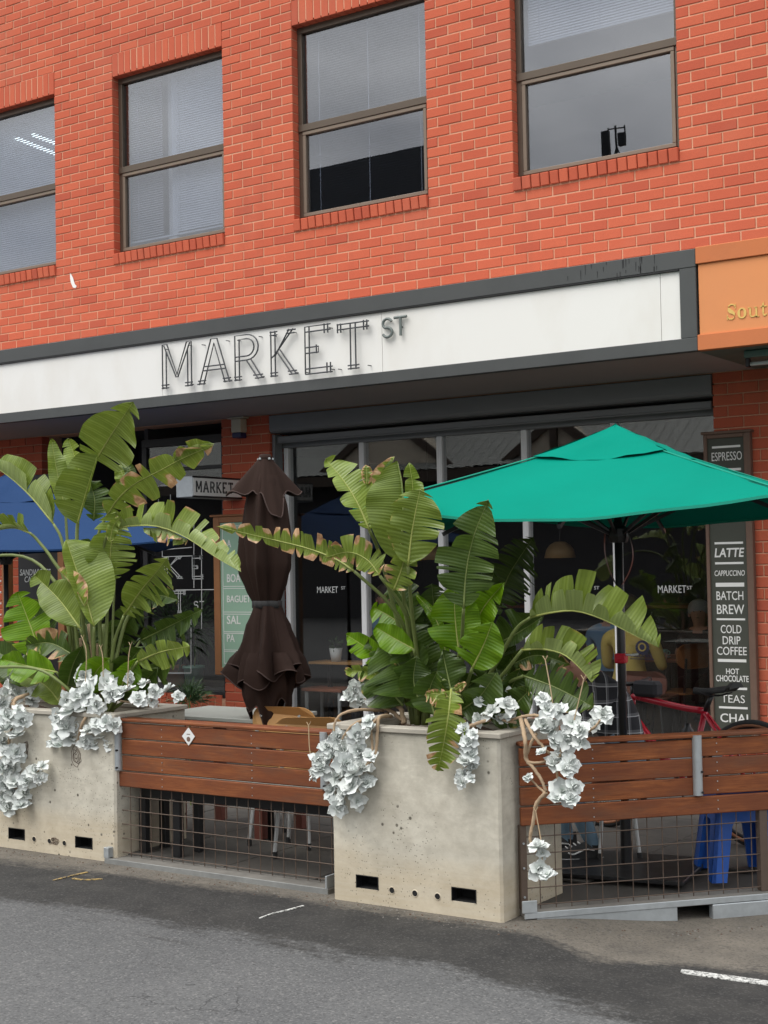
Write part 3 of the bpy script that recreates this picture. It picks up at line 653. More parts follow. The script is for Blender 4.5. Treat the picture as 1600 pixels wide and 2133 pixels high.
LT = [('M', -8.35, -8.02, 3.142, 3.525), ('A', -7.935, -7.60, 3.142, 3.520), ('R', -7.54, -7.255, 3.140, 3.517), ('K', -7.16, -6.905, 3.140, 3.515), ('E', -6.812, -6.545, 3.132, 3.513), ('T', -6.495, -6.19, 3.130, 3.495)]
for ch, a, b, c, d in LT:
    q = MB(); glyph(q, ch, (a, AY - .035, c), UX, UZ, UN, b - a, d - c, .0062)
    for px, pz in ((.02, .04), (.95, .05), (.1, .9), (.9, .92)): q.tube([(a + (b - a) * px, AY - .035, c + (d - c) * pz), (a + (b - a) * px + .004, AY + .008, c + (d - c) * pz)], .004, 5)
    obj('letter', q, M['letter'], AW)['label'] = 'wire outline letter ' + ch
for ch, a, b in (('s', -6.075, -5.978), ('t', -5.962, -5.848)):
    q = MB(); glyph(q, ch, (a, AY - .02, 3.352), UX, UZ, UN, b - a, .142, .0115, 8); q.tube([((a + b) / 2, AY - .02, 3.42), ((a + b) / 2, AY + .008, 3.42)], .008, 6)
    obj('letter', q, M['letter_st'], AW)['label'] = 'solid grey letter ' + ch.upper()
# streaks of dirt run from the top trim
st = MB()
for i in range(26):
    x = -4.55 + rnd.random() * .75; hgt = rnd.uniform(.02, .07); z1 = 3.688 if rnd.random() < .4 else 3.60 + rnd.random() * .06
    st.add([(x, AY - .0135, z1), (x + .006, AY - .0135, z1), (x + .004, AY - .0135, z1 - hgt), (x + .001, AY - .0135, z1 - hgt)], [(0, 1, 2, 3)])
obj('dirt_streaks', st, M['black'], AW)['kind'] = 'stuff'
OA = thing('neighbour_awning', 'orange painted fascia of the next shop with gold lettering', 'awning', (-2.6, -.6, 3.0))
obj('fascia', (lambda q: (q.cbox(xR, -.8, AY - .012, AY + .05, 3.585, 3.70, .004), q.cbox(xR, -.8, AY - .012, AY + .05, 2.998, 3.105, .004)) and q)(MB()), M['orange'], OA)
obj('panel', MB().cbox(xR + .012, -.8, AY + .004, AY + .02, 3.106, 3.584, .002), M['orange_panel'], OA)
obj('soffit', (lambda q: (q.box(xR - .028, -.8, AY + .055, 0, 3.005, 3.03), q.box(xR - .028, -.8, AY + .045, 0, 3.66, 3.68)) and q)(MB()), M['greenfit'], OA)
def serif(mb, polys, o, w, h, th=.004):
    for pl in polys: mb.prism([(o[0] + x * w, o[2] + z * h) for x, z in pl], o[1] - th, o[1])
def ring(cx, cy, ro, rO, wi, n=20, a0=0, a1=360):                     # bowl with thick sides and thin top
    out = []
    for i in range(n):
        a, b = [math.radians(a0 + (a1 - a0) * (i + k) / n) for k in (0, 1)]
        def pt(t, f): return (cx + (ro if f else ro - wi * (.25 + .75 * abs(math.cos(t)))) * math.cos(t), cy + (rO if f else rO - wi * .45) * math.sin(t))
        out.append([pt(a, 1), pt(b, 1), pt(b, 0), pt(a, 0)])
    return out
zb = 3.183; o_y = AY + .003
S = []
cv = [(.86, .78), (.7, .95), (.45, .97), (.22, .85), (.2, .68), (.38, .56), (.62, .46), (.8, .32), (.76, .13), (.52, .03), (.28, .06), (.12, .22)]
for i in range(len(cv) - 1):
    (x0, y0), (x1, y1) = cv[i], cv[i + 1]; w0 = .035 + .10 * max(0, 1 - abs(i - 5) / 3.5); w1 = .035 + .10 * max(0, 1 - abs(i + 1 - 5) / 3.5); S.append([(x0 - w0 * .4, y0 - w0), (x1 - w1 * .4, y1 - w1), (x1 + w1 * .4, y1 + w1), (x0 + w0 * .4, y0 + w0)])
S += [[(.82, .68), (.9, .68), (.9, 1.0), (.84, 1.0)], [(.08, 0), (.14, 0), (.16, .32), (.08, .32)]]
q = MB(); serif(q, S, (-3.328, o_y, zb), .075, .105); obj('letter', q, M['goldtext'], OA)
q = MB(); serif(q, ring(.5, .5, .5, .5, .3), (-3.25, o_y, zb), .062, .072); obj('letter', q, M['goldtext'], OA)
q = MB(); serif(q, [[(.12, .25), (.28, .25), (.28, .95), (.12, .95)], [(0, .9), (.28, .9), (.28, 1), (0, 1)], [(.68, 0), (.84, 0), (.84, .95), (.68, .95)], [(.58, .9), (.84, .9), (.84, 1), (.58, 1)], [(.68, 0), (1, 0), (1, .08), (.68, .08)], [(.12, .25), (.25, .05), (.42, .0), (.6, .05), (.7, .2), (.7, .3), (.55, .14), (.42, .12), (.3, .18), (.28, .3)]], (-3.178, o_y, zb), .075, .068); obj('letter', q, M['goldtext'], OA)
q = MB(); serif(q, [[(.3, .2), (.55, .2), (.55, 1.05), (.3, .9)], [(.02, .68), (.95, .68), (.95, .76), (.02, .76)], [(.3, .2), (.45, .02), (.7, 0), (.98, .12), (.96, .18), (.7, .1), (.58, .14), (.55, .25)]], (-3.094, o_y, zb), .045, .090); obj('letter', q, M['goldtext'], OA)

TF = thing('batten_light', 'green grey tube light fitting under the orange awning', 'light', (-3.0, -.9, 2.95))
obj('housing', MB().cbox(-3.30, -2.2, -.96, -.86, 2.955, 3.004, .006), M['greenfit'], TF)
obj('tube', MB().tube([(-3.27, -.91, 2.915), (-2.2, -.91, 2.915)], .014, 8), M['chairtube'], TF)
obj('end_cap', MB().cbox(-3.30, -3.275, -.935, -.885, 2.895, 2.955, .004), M['black'], TF)

# ---------------------------------------------------------------- things on the front
SB = thing('wall_speaker', 'beige box with a dark blue base high on the left brick pier', 'wall box', (-8.48, -.06, 2.8))
obj('body', MB().cbox(-8.545, -8.43, -.105, -.004, 2.855, 2.985, .008), M['wall_box'], SB); obj('base', MB().cbox(-8.54, -8.435, -.10, -.004, 2.805, 2.854, .008), M['navy'], SB); obj('bracket', MB().box(-8.60, -8.41, -.09, -.004, 2.986, 3.0), M['wall_box'], SB)
BS = thing('blade_sign', 'small white box sign reading MARKET jutting from left pier', 'sign', (-8.58, -.35, 2.24))
obj('case', MB().cbox(-8.70, -8.502, -.70, -.012, 2.235, 2.425, .006), M['galv'], BS)
obj('face', MB().box(-8.502, -8.498, -.685, -.02, 2.25, 2.41), M['white_paint'], BS)
obj('trim', (lambda q: (q.box(-8.503, -8.494, -.70, -.012, 2.411, 2.427), q.box(-8.503, -8.494, -.70, -.012, 2.233, 2.249)) and q)(MB()), M['black'], BS)
q = MB(); yy = -.655
for ch, ww in (('M', .085), ('A', .085), ('R', .075), ('K', .075), ('E', .068), ('T', .075)):
    glyph(q, ch, (-8.4965, yy, 2.282), (0, 1, 0), UZ, (1, 0, 0), ww * .86, .098, .0035, flat=True); yy += ww + .012
obj('lettering', q, M['letter'], BS)
GB = thing('green_menu_board', 'sage green food menu in timber frame on the left pier', 'menu board', (-8.5, -.04, .6))
obj('panel', MB().box(-8.745, -8.235, -.045, -.006, .66, 2.02), M['green_board'], GB)
obj('frame', (lambda q: (q.cbox(-8.82, -8.745, -.06, -.005, .59, 2.075), q.cbox(-8.235, -8.16, -.06, -.005, .59, 2.075), q.cbox(-8.7445, -8.2355, -.06, -.005, 2.02, 2.075), q.cbox(-8.7445, -8.2355, -.06, -.005, .59, .66), q.cbox(-8.85, -8.13, -.075, -.005, 2.0755, 2.095)) and q)(MB()), M['oakframe'], GB)
for s, py, ww, hh in (('BOA', 1213, .165, .078), ('BAGUET', 1255, .285, .066), ('SAL', 1300, .165, .080), ('PA', 1337, .095, .070)):
    q = MB(); p = at(473, py, -.046); text(q, s, p, UX, UZ, UN, ww, hh, .002, .012); obj('menu_line', q, M['white_paint'], GB)
q = MB(); text(q, 'A', at(473, 1140, -.046), UX, UZ, UN, .05, .07, .002, .012)
for z in (1.985, 1.42, 1.40, 1.18, 1.16, .995, .98, .825, .81, .70): q.box(-8.715, -8.26, -.0475, -.0455, z - .003, z + .003)
for x in (-8.715, -8.26): q.box(x - .003, x + .003, -.0475, -.0455, .70, 1.985)
obj('lettering', q, M['white_paint'], GB)
MBD = thing('coffee_menu_board', 'tall dark coffee menu board in weathered frame on the right pier', 'menu board', (-3.78, -.04, .28))
obj('panel', MB().box(-3.925, -3.64, -.045, -.012, .24, 2.50), M['slate_board'], MBD)
obj('frame', (lambda q: (q.cbox(-3.952, -3.925, -.062, -.006, .20, 2.53), q.cbox(-3.64, -3.588, -.062, -.006, .20, 2.53), q.cbox(-3.9245, -3.6405, -.062, -.006, 2.50, 2.53), q.cbox(-3.9245, -3.6405, -.062, -.006, .20, .24), q.cbox(-3.965, -3.575, -.075, -.006, 2.5305, 2.552)) and q)(MB()), M['menuframe'], MBD)
for s, px0, px1, pyb, hh, bo, shr in (('ESPRESSO', 1483, 1546, 961, .065, .0, 0), ('LATTE', 1489, 1551, 1161, .068, .02, .15), ('CAPPUCCINO', 1489, 1552, 1200, .042, .006, .12), ('BATCH', 1493, 1549, 1250, .066, .004, 0), ('BREW', 1494, 1551, 1279, .070, .006, 0),
        ('COLD', 1502, 1545, 1319, .062, .004, 0), ('DRIP', 1506, 1543, 1342, .060, .004, 0), ('COFFEE', 1494, 1556, 1364, .062, .004, 0), ('HOT', 1513, 1540, 1404, .042, .012, 0), ('CHOCOLATE', 1492, 1560, 1419, .047, .014, 0), ('TEAS', 1503, 1552, 1463, .058, -.002, 0), ('CHAI', 1501, 1559, 1504, .066, .012, 0)):
    q = MB(); p0 = at(px0, pyb, -.046); p1 = at(px1, pyb, -.046); text(q, s, p0, UX, UZ, UN, p1[0] - p0[0], hh, .002, bo, shr); obj('menu_line', q, M['white_paint'], MBD)
for py, h in ((930, .016), (978, .018), (1131, .016), (1173, .016), (1218, .030), (1290, .014), (1376, .022), (1434, .018), (1474, .016)):
    z = at(1520, py, -.046)[2]; obj('divider', MB().box(-3.888, -3.668, -.0475, -.0455, z - h / 2, z + h / 2), M['white_paint'], MBD)
for py in (1020, 1070): z = at(1520, py, -.046)[2]; obj('divider', MB().box(-3.888, -3.668, -.0475, -.0455, z - .008, z + .008), M['white_paint'], MBD)
BB = thing('chalk_board', 'black chalk board with hand written catering notice beside left entry', 'chalk board', (-11.4, -.05, .6))
p0, p1 = at(38, 1175, -.04), at(124, 1175, -.04)
obj('panel', MB().box(p0[0], p1[0], -.04, -.008, .3, 2.6), M['black'], BB)
obj('frame', (lambda q: (q.cbox(p1[0], p1[0] + .09, -.07, -.005, .3, 2.6),) and q)(MB()), M['oakframe'], BB)
q = MB(); text(q, 'SANDWICHES', at(42, 1199, -.042), UX, UZ, (0, -1, 0), .46, .065, .002, 0, .1); text(q, 'CATERING', at(51, 1213, -.042), UX, (.12, 0, 1), UN, .36, .062, .002)
obj('lettering', q, M['print_white'], BB)
WP = thing('timber_post', 'orange timber post strung with tiny bulbs beside the chalk board', 'post', (at(15, 1400, -.3)[0], -.3, 0))
pa, pb = at(9, 1300, -.3), at(21, 1300, -.3)
obj('post', MB().cbox(pa[0], pb[0], -.33, -.25, .02, 2.4), M['oakframe'], WP)
for i in range(11):
    obj('bulb', MB().lathe([(0, -.012), (.009, -.008), (.011, 0), (.008, .009), (0, .012)], (pa[0] - .012, -.335, .35 + i * .115), 8), M['pot_white'], WP)
# ---------------------------------------------------------------- planters
def planter(name, label, x0, x1, y0, y1, zb, zt, vents, holes):
    T = thing(name, label, 'planter', ((x0 + x1) / 2, (y0 + y1) / 2, 0), group='concrete street planters')
    c = .012; q = MB(); xs = [x0 + c] + [e for v in vents for e in v[:2]] + [x1 - c]; va, vb = vents[0][2], vents[0][3]; zs = [zb, va, vb, zt]
    for i in range(len(xs) - 1):
        for j in range(3):
            if j == 1 and i % 2 == 1: continue
            q.add([(xs[i], y0, zs[j]), (xs[i + 1], y0, zs[j]), (xs[i + 1], y0, zs[j + 1]), (xs[i], y0, zs[j + 1])], [(0, 1, 2, 3)])
    out = [(x0 + c, y0), (x0, y0 + c), (x0, y1), (x1, y1), (x1, y0 + c), (x1 - c, y0)]
    for (a, b), (d, e) in zip(out[:-1], out[1:]): q.add([(a, b, zb), (d, e, zb), (d, e, zt), (a, b, zt)], [(3, 2, 1, 0)])
    w = .07; inn = [(x0 + w, y0 + w), (x1 - w, y0 + w), (x1 - w, y1 - w), (x0 + w, y1 - w)]
    for i in range(4):
        (a, b), (d, e) = inn[i], inn[(i + 1) % 4]; q.add([(a, b, zt - .2), (d, e, zt - .2), (d, e, zt), (a, b, zt)], [(3, 2, 1, 0)])
    B = obj('shell', q, M['concrete'], T)
    o = .014; r = MB()
    xm = x0 + (x1 - x0) * .14
    r.cbox(x0 - o, xm - .001, y0 - o, y0 + .075, zt, zt + .027, .004); r.cbox(xm + .001, x1 + o, y0 - o, y0 + .075, zt + .0005, zt + .026, .004)
    obj('rim', r, M['rim'], T)
    obj('rim', (lambda r: (r.cbox(x1 - .075, x1 + o, y0 + .0755, y1 + o, zt, zt + .025, .004), r.cbox(x0 - o, x0 + .075, y0 + .0755, y1 + o, zt, zt + .025, .004), r.cbox(x0 + .0755, x1 - .0755, y1 - .075, y1 + o, zt, zt + .025, .004)) and r)(MB()), M['rim'], T)
    s = MB(); n = 14
    s.grid([[(x0 + w + (x1 - x0 - 2 * w) * i / n, y0 + w + (y1 - y0 - 2 * w) * j / 6, zt - .03 + .03 * math.sin(i * 1.7 + j * 2.3) * rnd.random()) for i in range(n + 1)] for j in range(7)]); obj('soil', s, M['soil'], T)
    for a, b, d, e in vents:
        v = MB(); d0 = .10
        v.add([(a, y0, d), (b, y0, d), (b, y0, e), (a, y0, e), (a, y0 + d0, d), (b, y0 + d0, d), (b, y0 + d0, e), (a, y0 + d0, e)], [(0, 1, 5, 4), (1, 2, 6, 5), (2, 3, 7, 6), (3, 0, 4, 7), (4, 5, 6, 7)])
        f = obj('vent', v, M['black_gap'], T); fr = MB(); tt = .004
        fr.box(a, b, y0 - .003, y0 + .04, e - tt, e); fr.box(a, a + tt, y0 - .003, y0 + .04, d, e - tt); fr.box(b - tt, b, y0 - .003, y0 + .04, d, e - tt)
        obj('vent_frame', fr, M['black'], f)
    for x, z in holes:
        h = MB(); h.tube([(x, y0 - .002, z), (x, y0 + .002, z)], .0135, 12); ho = obj('weep_hole', h, M['black_gap'], T)  # black disc on the face stands in for the dark inside the hole
        h2 = MB(); n = 14
        h2.grid([[(x + rr * math.cos(2 * PI * i / n), y0 - yy, z + rr * math.sin(2 * PI * i / n)) for i in range(n)] for rr, yy in ((.0135, .001), (.0150, .0035), (.0185, .0005))], closed=True); obj('pipe_end', h2, M['concrete'], ho)
    return T
PM = planter('planter', 'middle concrete planter with clear front corner between the two timber fences', -4.06, -3.132, -4.745, -4.16, -.07, .812, [(-3.924, -3.796, .070, .132), (-3.395, -3.265, .070, .132)], [(-3.72, .079), (-3.593, .079), (-3.47, .079)])
PL = planter('planter', 'left concrete planter left of the timber fence, cut by the picture edge', -7.3, -5.592, -4.65, -4.08, -.03, .782, [(-6.449, -6.313, .054, .118), (-5.904, -5.77, .054, .118)], [(-6.235, .07), (-6.11, .07), (-5.99, .07)])
st = MB()
for cx_, cz_, sx_, sz_, sd_ in ((-5.89, .56, .035, .055, 3), (-6.30, .575, .025, .05, 5), (-6.07, .075, .035, .02, 9)):
    r_ = random.Random(sd_)
    for ring_ in range(4):
        pts = [(cx_ + sx_ * (ring_ + 1) / 4 * (1 + .25 * r_.uniform(-1, 1)) * math.cos(a), -4.6515, cz_ + sz_ * (ring_ + 1) / 4 * (1 + .25 * r_.uniform(-1, 1)) * math.sin(a)) for a in [2 * PI * i / 14 for i in range(14)]]
        st.tube(pts + pts[:1], .0016, 4)
obj('mould_stain', st, M['soil'], PL)

# ---------------------------------------------------------------- timber and mesh fences
def fence(label, o, rot, Ln, posts, lip, sticker=False):
    T = thing('timber_fence', label, 'fence', (o[0], o[1], 0), rot, 'timber fences with steel mesh')
    for i in range(4):
        z0 = .410 + i * .0885; xa = 0 if i == 0 or not sticker else .052
        b = obj('board', MB().cbox(xa, Ln, -.012 + rnd.uniform(-.002, .002), .012, z0 + rnd.uniform(-.001, .001), z0 + .0815, .004), M['board'], T, w=False)
        sb = MB()
        for x in np.arange(.35, Ln, .62):
            for zz in (.02, .06): sb.lathe([(0, 0), (.0032, 0), (.0032, .002), (0, .002)], (0, 0, 0), 6) if False else sb.box(x - .0025, x + .0025, -.0145, -.0115, z0 + zz - .0025, z0 + zz + .0025)
        obj('screws', sb, M['galv'], b, w=False)
    obj('cap_rail', MB().cbox(.0 if not sticker else .052, Ln, -.022, .075, .7655, .7825, .004), M['board'], T, w=False)
    for x in posts:
        q = MB(); n = 12; prof = [(x + .023 * math.cos(PI + PI * i / n), -.014 + .026 * math.sin(PI + PI * i / n)) for i in range(n + 1)]
        V = [(a, b, .50) for a, b in prof] + [(a, b, .778) for a, b in prof]; k = n + 1
        q.add(V, [(i, i + 1, i + 1 + k, i + k) for i in range(n)] + [tuple(range(k - 1, -1, -1)), tuple(range(k, 2 * k)), (0, k, 2 * k - 1, n)])
        p = obj('post_bracket', q, M['galv'], T, w=False)
        bo = MB()
        for zz in (.515, .61): bo.tube([(x + .012, -.045, zz), (x + .012, -.030, zz)], .0055, 8)
        obj('bolt', bo, M['black'], p, w=False)
    fr = MB(); zb = .042
    fr.box(-.004, .026, -.004, .030, zb - .01, .409); obj('mesh_frame', MB().box(Ln - .03, Ln, -.004, .030, zb - .01, .409), M['rust'], T, w=False)
    F = obj('mesh_frame', fr, M['rust'], T, w=False)
    if Ln > 2: obj('mesh_frame', MB().box(1.185, 1.225, -.006, .034, zb - .01, .409), M['rust'], T, w=False)
    for x, z in ((.01, .09), (.01, .22), (.01, .33)): obj('bolt', MB().tube([(x, -.010, z), (x, -.003, z)], .005, 6), M['galv'], F, w=False)
    wv = mesh('mesh_wire', MB().tube([(0, 0, .030), (0, 0, .408)], .0026, 5)); wv.materials.append(M['rust'])
    wh = mesh('mesh_wire', MB().tube([(0, 0, 0), (Ln - .02, 0, 0)], .0028, 5)); wh.materials.append(M['rust'])
    n = int((Ln - .05) / .0755)
    for i in range(1, n + 1):
        q = place('mesh_wire', wv, T); q.location = (.016 + i * .0755, .012, 0)
    for i in range(5):
        q = place('mesh_wire', wh, T); q.location = (.01, .0068, zb + .008 + i * .0765)
    lip(T)
    return T
def lip_left(T):
    obj('base_plate', (lambda q: (q.cbox(-.02, 1.49, -.075, .06, -.02, .026, .004),) and q)(MB()), M['lipstone'], T, w=False)
    obj('base_edge', MB().cbox(-.02, 1.49, -.082, -.0755, -.03, .028, .002), M['galv_dirty'], T, w=False); obj('end_plate', MB().cbox(1.474, 1.4845, -.083, .0, .0265, .088, .002), M['galv'], T, w=False); obj('end_plate', MB().cbox(-.024, .012, -.083, .01, .029, .085, .002), M['galv'], T, w=False)
def lip_right(T):
    obj('base_plate', MB().cbox(.0, 2.6, -.05, .1, .0, .03, .004), M['lipstone'], T, w=False)
    obj('base_edge', MB().cbox(-.01, 2.6, -.058, -.0505, .004, .032, .002), M['galv'], T, w=False)
    obj('footing_plate', MB().add([(.05, -.054, -.014), (.73, -.054, -.062), (.73, -.054, .003), (.05, -.054, .003), (.05, -.02, -.014), (.73, -.02, -.062), (.73, -.02, .003), (.05, -.02, .003)], [(0, 1, 2, 3), (7, 6, 5, 4), (0, 4, 5, 1), (1, 5, 6, 2), (3, 2, 6, 7), (0, 3, 7, 4)]), M['galv'], T, w=False)
    obj('footing_plate', MB().cbox(.905, 2.6, -.064, -.02, -.066, .002, .003), M['galv'], T, w=False)
    obj('end_plate', MB().cbox(-.02, .05, -.06, -.05, .031, .085, .002), M['galv'], T, w=False); obj('gap_dark', MB().box(.05, 2.6, .3, .32, -.07, .0), M['black_gap'], T, w=False)  # last box is plain black, painting the dark gap between the footing plates
FL = fence('timber slat and wire mesh fence between the two planters, with a white sticker', (-5.625, -4.605), 0.0, 1.555, (.028, 1.435), lip_left, True)
FR = fence('timber slat and wire mesh fence angled back right of the middle planter', (-3.105, -4.612), math.atan2(.9, .817), 2.45, (.868, 2.0), lip_right)
SK = thing('sticker', 'small white diamond sticker with a brown emblem on the fence', 'sticker', (*at(393, 1534, -4.625)[:2], at(393, 1534, -4.625)[2]))
p = at(393, 1535, -4.6225)
obj('diamond', MB().prism([(p[0] - .046, p[2] + .002), (p[0], p[2] - .046), (p[0] + .044, p[2] + .004), (p[0], p[2] + .05)], p[1] - .0012, p[1]), M['pot_white'], SK)
obj('emblem', (lambda q: (q.tube([(p[0], p[1] - .002, p[2] - .012), (p[0], p[1] - .001, p[2] - .012)], .013, 14), q.box(p[0] - .012, p[0] + .012, p[1] - .002, p[1] - .001, p[2] + .012, p[2] + .016)) and q)(MB()), M['menuframe'], SK)

# ---------------------------------------------------------------- umbrellas
def umbrella(label, o, rot, h, ze, za, fab, hem, group, base=True, red=False, ground=.035):
    T = thing('patio_umbrella', label, 'umbrella', o, rot, group)
    def pyramid(hh, z0, z1, sag, bow, nt=18, ns=12, vent=0.0, edge=.0):
        q = MB()
        for k in range(4):
            a0, a1 = PI / 4 + k * PI / 2, PI / 4 + (k + 1) * PI / 2; c0 = np.array([math.cos(a0), math.sin(a0)]) * hh * math.sqrt(2); c1 = np.array([math.cos(a1), math.sin(a1)]) * hh * math.sqrt(2)
            G = []
            for i in range(ns + 1):
                s = vent + (1 - vent) * i / ns; row = []
                for j in range(nt + 1):
                    t = j / nt; e = c0 + (c1 - c0) * t; e = e * (1 - bow * math.sin(PI * t)); sg = -sag * math.sin(PI * t) * math.sin(PI * min(1, s * .75))
                    wr = .0045 * math.sin(9 * t + 5 * s + k) * s + .003 * math.sin(23 * t * s + k * 2) + .0035 * math.sin(31 * s + 4 * math.sin(6 * t)) * (1 - s) * math.sin(PI * t)
                    row.append((e[0] * s, e[1] * s, z1 + (z0 - z1) * s ** .93 + sg + wr - edge * math.sin(PI * t) * s ** 2))
                G.append(row)
            q.grid(G)
        return q
    C = obj('canopy', pyramid(h, ze, za, .030, .03, edge=.055), fab, T, w=False, smooth=True)
    e = MB()
    for k in range(4):
        a0, a1 = PI / 4 + k * PI / 2, PI / 4 + (k + 1) * PI / 2; c0 = np.array([math.cos(a0), math.sin(a0)]) * h * 1.4142; c1 = np.array([math.cos(a1), math.sin(a1)]) * h * 1.4142
        G = []
        for dz in (.001, -.012):
            G.append([(*((c0 + (c1 - c0) * t) * (1 - .03 * math.sin(PI * t))), ze - .030 * math.sin(PI * t) * math.sin(PI * .75) - .055 * math.sin(PI * t) + .0035 * math.sin(9 * t + 5 + k) + .003 * math.sin(23 * t + k * 2) + dz) for t in [j / 18 for j in range(19)]])
        e.grid(G)
    obj('hem', e, hem, C, w=False, smooth=True)
    for k in range(4):
        a = PI / 4 + k * PI / 2; obj('seam', MB().tube([(math.cos(a) * h * 1.4142 * u, math.sin(a) * h * 1.4142 * u, za + (ze - za) * u ** .93 + .004) for u in [i / 12 for i in range(1, 13)]], .0045, 5), hem, C, w=False, smooth=True)
    ch = h * .33; rz = za + (ze - za) * .33 ** .93
    obj('vent_cap', pyramid(ch, rz + .012, za + .045, .010, .04, 14, 8, edge=.022), fab, C, w=False, smooth=True)
    for k in range(8):
        a = PI / 4 * k + PI / 4; d = np.array([math.cos(a), math.sin(a)]); rr = h * (1.40 if k % 2 == 0 else .96)
        drop = 0 if k % 2 == 0 else .105
        r = obj('rib', MB().bar((*(d * .03), za - .05 - (0 if k % 2 == 0 else .03)), (*(d * rr), ze - .008 - drop), .016, .02), M['black'], T, w=False)
        m = .48; obj('strut', MB().bar((*(d * .035), ze - .14), (*(d * rr * m), za - .05 + (ze - za) * m - .02), .012, .016), M['black'], r, w=False)
    obj('hub', MB().lathe([(.0, -.09), (.045, -.09), (.055, -.06), (.055, -.02), (.03, 0), (.022, .02)], (0, 0, ze - .09), 14), M['black'], T, w=False)
    obj('pole', MB().tube([(0, 0, -o[2] + ground), (0, 0, za)], .0205, 14), M['black'], T, w=False, smooth=True)
    if base: obj('base_plate', MB().cbox(-.36, .36, -.30, .30, ground + .003, ground + .025, .004), M['black'], T, w=False); obj('base_sleeve', MB().tube([(0, 0, ground + .025), (0, 0, ground + .30)], .027, 14), M['black'], T, w=False)
    if red:
        obj('clip', MB().cbox(-.028, .028, -.032, .028, 1.075, 1.125, .005), M['redpaint'], T, w=False)
        obj('handle', (lambda q: (q.tube([(.02, -.01, 1.118), (.06, -.03, 1.118), (.095, -.02, 1.122)], .006, 7),) and q)(MB()), M['chairtube'], T, w=False)
        for sx, sw in ((-.06, -.03), (.055, .05)):
            obj('strap', (lambda q: (q.grid([[(sx * (1 - u) * 1.0 + sw * math.sin(PI * u) - .0 * u, -.03 + .02 * u + ww, ze - .12 - .30 * u) for ww in (-.012, .012)] for u in [i / 12 for i in range(13)]]),) and q)(MB()), M['black'], T, w=False)
    return T
po = lz(1.194, 7.25); GU = umbrella('open teal square patio umbrella over the right fence', (po[0], po[1], 0), math.radians(8.85), 1.01, 1.868, 2.250, M['teal'], M['teal_edge'], 'open patio umbrellas', True, True)
bo_ = lz(-3.15, 11.8); umbrella('open royal blue patio umbrella behind the left plant', (bo_[0], bo_[1], 0), math.radians(53.85), 1.3, 1.835, 2.36, M['blue'], M['blue'], 'open patio umbrellas')
# folded brown umbrella
bc = at(557, 1250, -3.9); BU = thing('folded_umbrella', 'closed dark brown umbrella tied at the waist behind left fence', 'umbrella', (bc[0], bc[1], 0))
def cloth(prof, pleats, phase, hemz, n=96, seed=1):          # prof: (z, r, pleat depth)
    r_ = random.Random(seed); ph = [r_.uniform(0, 6.28) for _ in range(4)]; G = []
    for i, (z, r, d) in enumerate(prof):
        row = []
        for j in range(n):
            a = 2 * PI * j / n; u = i / (len(prof) - 1)
            c1 = math.cos(pleats * a + phase + .7 * math.sin(5 * z + ph[0])); c2 = math.cos((pleats + 3) * a + ph[1] + 3.5 * z); f = 1 + d * (.62 * (1 - 2 * abs(math.sin(.5 * (pleats * a + phase + .7 * math.sin(5 * z + ph[0])))) ** .7 + .2) + .34 * c2 + .12 * math.cos(13 * a + 6 * z + ph[3]) + .25 * math.cos(2 * a + ph[2] + 2.2 * z))
            row.append((r * f * math.cos(a), r * f * math.sin(a), z + hemz(a) * u ** 3))
        G.append(row)
    q = MB(); q.grid(G, closed=True); LAST[0] = G[-1]; return q
LAST = [None]
def interp_prof(P, n):
    zs = [p[0] for p in P]; out = []
    for i in range(n + 1):
        z = zs[0] + (zs[-1] - zs[0]) * i / n; out.append((z, float(np.interp(-z, [-q for q in zs], [p[1] for p in P])), float(np.interp(-z, [-q for q in zs], [p[2] for p in P]))))
    return out
mid = obj('body', cloth(interp_prof([(2.20, .03, .02), (2.10, .085, .10), (1.95, .120, .20), (1.75, .140, .24), (1.60, .136, .27), (1.48, .100, .30), (1.395, .070, .26)], 30), 5, .4, lambda a: 0, 96, 3), M['brown'], BU, w=False, smooth=True)
obj('tie', cloth([(1.405, .078, .10), (1.40, .084, .10), (1.365, .084, .10), (1.36, .078, .10)], 5, .4, lambda a: 0, 64, 3), M['rubber'], BU, w=False, smooth=True)
K_ = obj('lower_skirt', cloth(interp_prof([(1.37, .075, .2), (1.25, .105, .25), (1.12, .132, .26), (1.0, .148, .26), (.90, .148, .26), (.84, .125, .28)], 24), 4, 1.3, lambda a: -.085 + .075 * math.cos(4 * a + .8) - .05 * math.cos(7 * a), 120, 8), M['brown'], BU, w=False, smooth=True); obj('skirt_hem', MB().tube(LAST[0] + LAST[0][:1], .0038, 5), M['brown_hem'], K_, w=False, smooth=True)
K_ = obj('upper_skirt', cloth(interp_prof([(1.375, .080, .16), (1.27, .120, .26), (1.16, .155, .30), (1.07, .184, .30), (1.0, .202, .30)], 24), 6, .2, lambda a: .02 * math.cos(3 * a) + .035 * math.cos(6 * a + 1.0), 120, 5), M['brown'], BU, w=False, smooth=True); obj('skirt_hem', MB().tube(LAST[0] + LAST[0][:1], .0038, 5), M['brown_hem'], K_, w=False, smooth=True)
K_ = obj('flounce', cloth(interp_prof([(1.115, .162, .22), (1.07, .184, .30), (1.0, .208, .34), (.955, .212, .36)], 12), 5, 2.2, lambda a: .03 * math.cos(2 * a + .5) + .04 * math.cos(5 * a + 2.4), 120, 15), M['brown'], BU, w=False, smooth=True); obj('skirt_hem', MB().tube(LAST[0] + LAST[0][:1], .0038, 5), M['brown_hem'], K_, w=False, smooth=True)
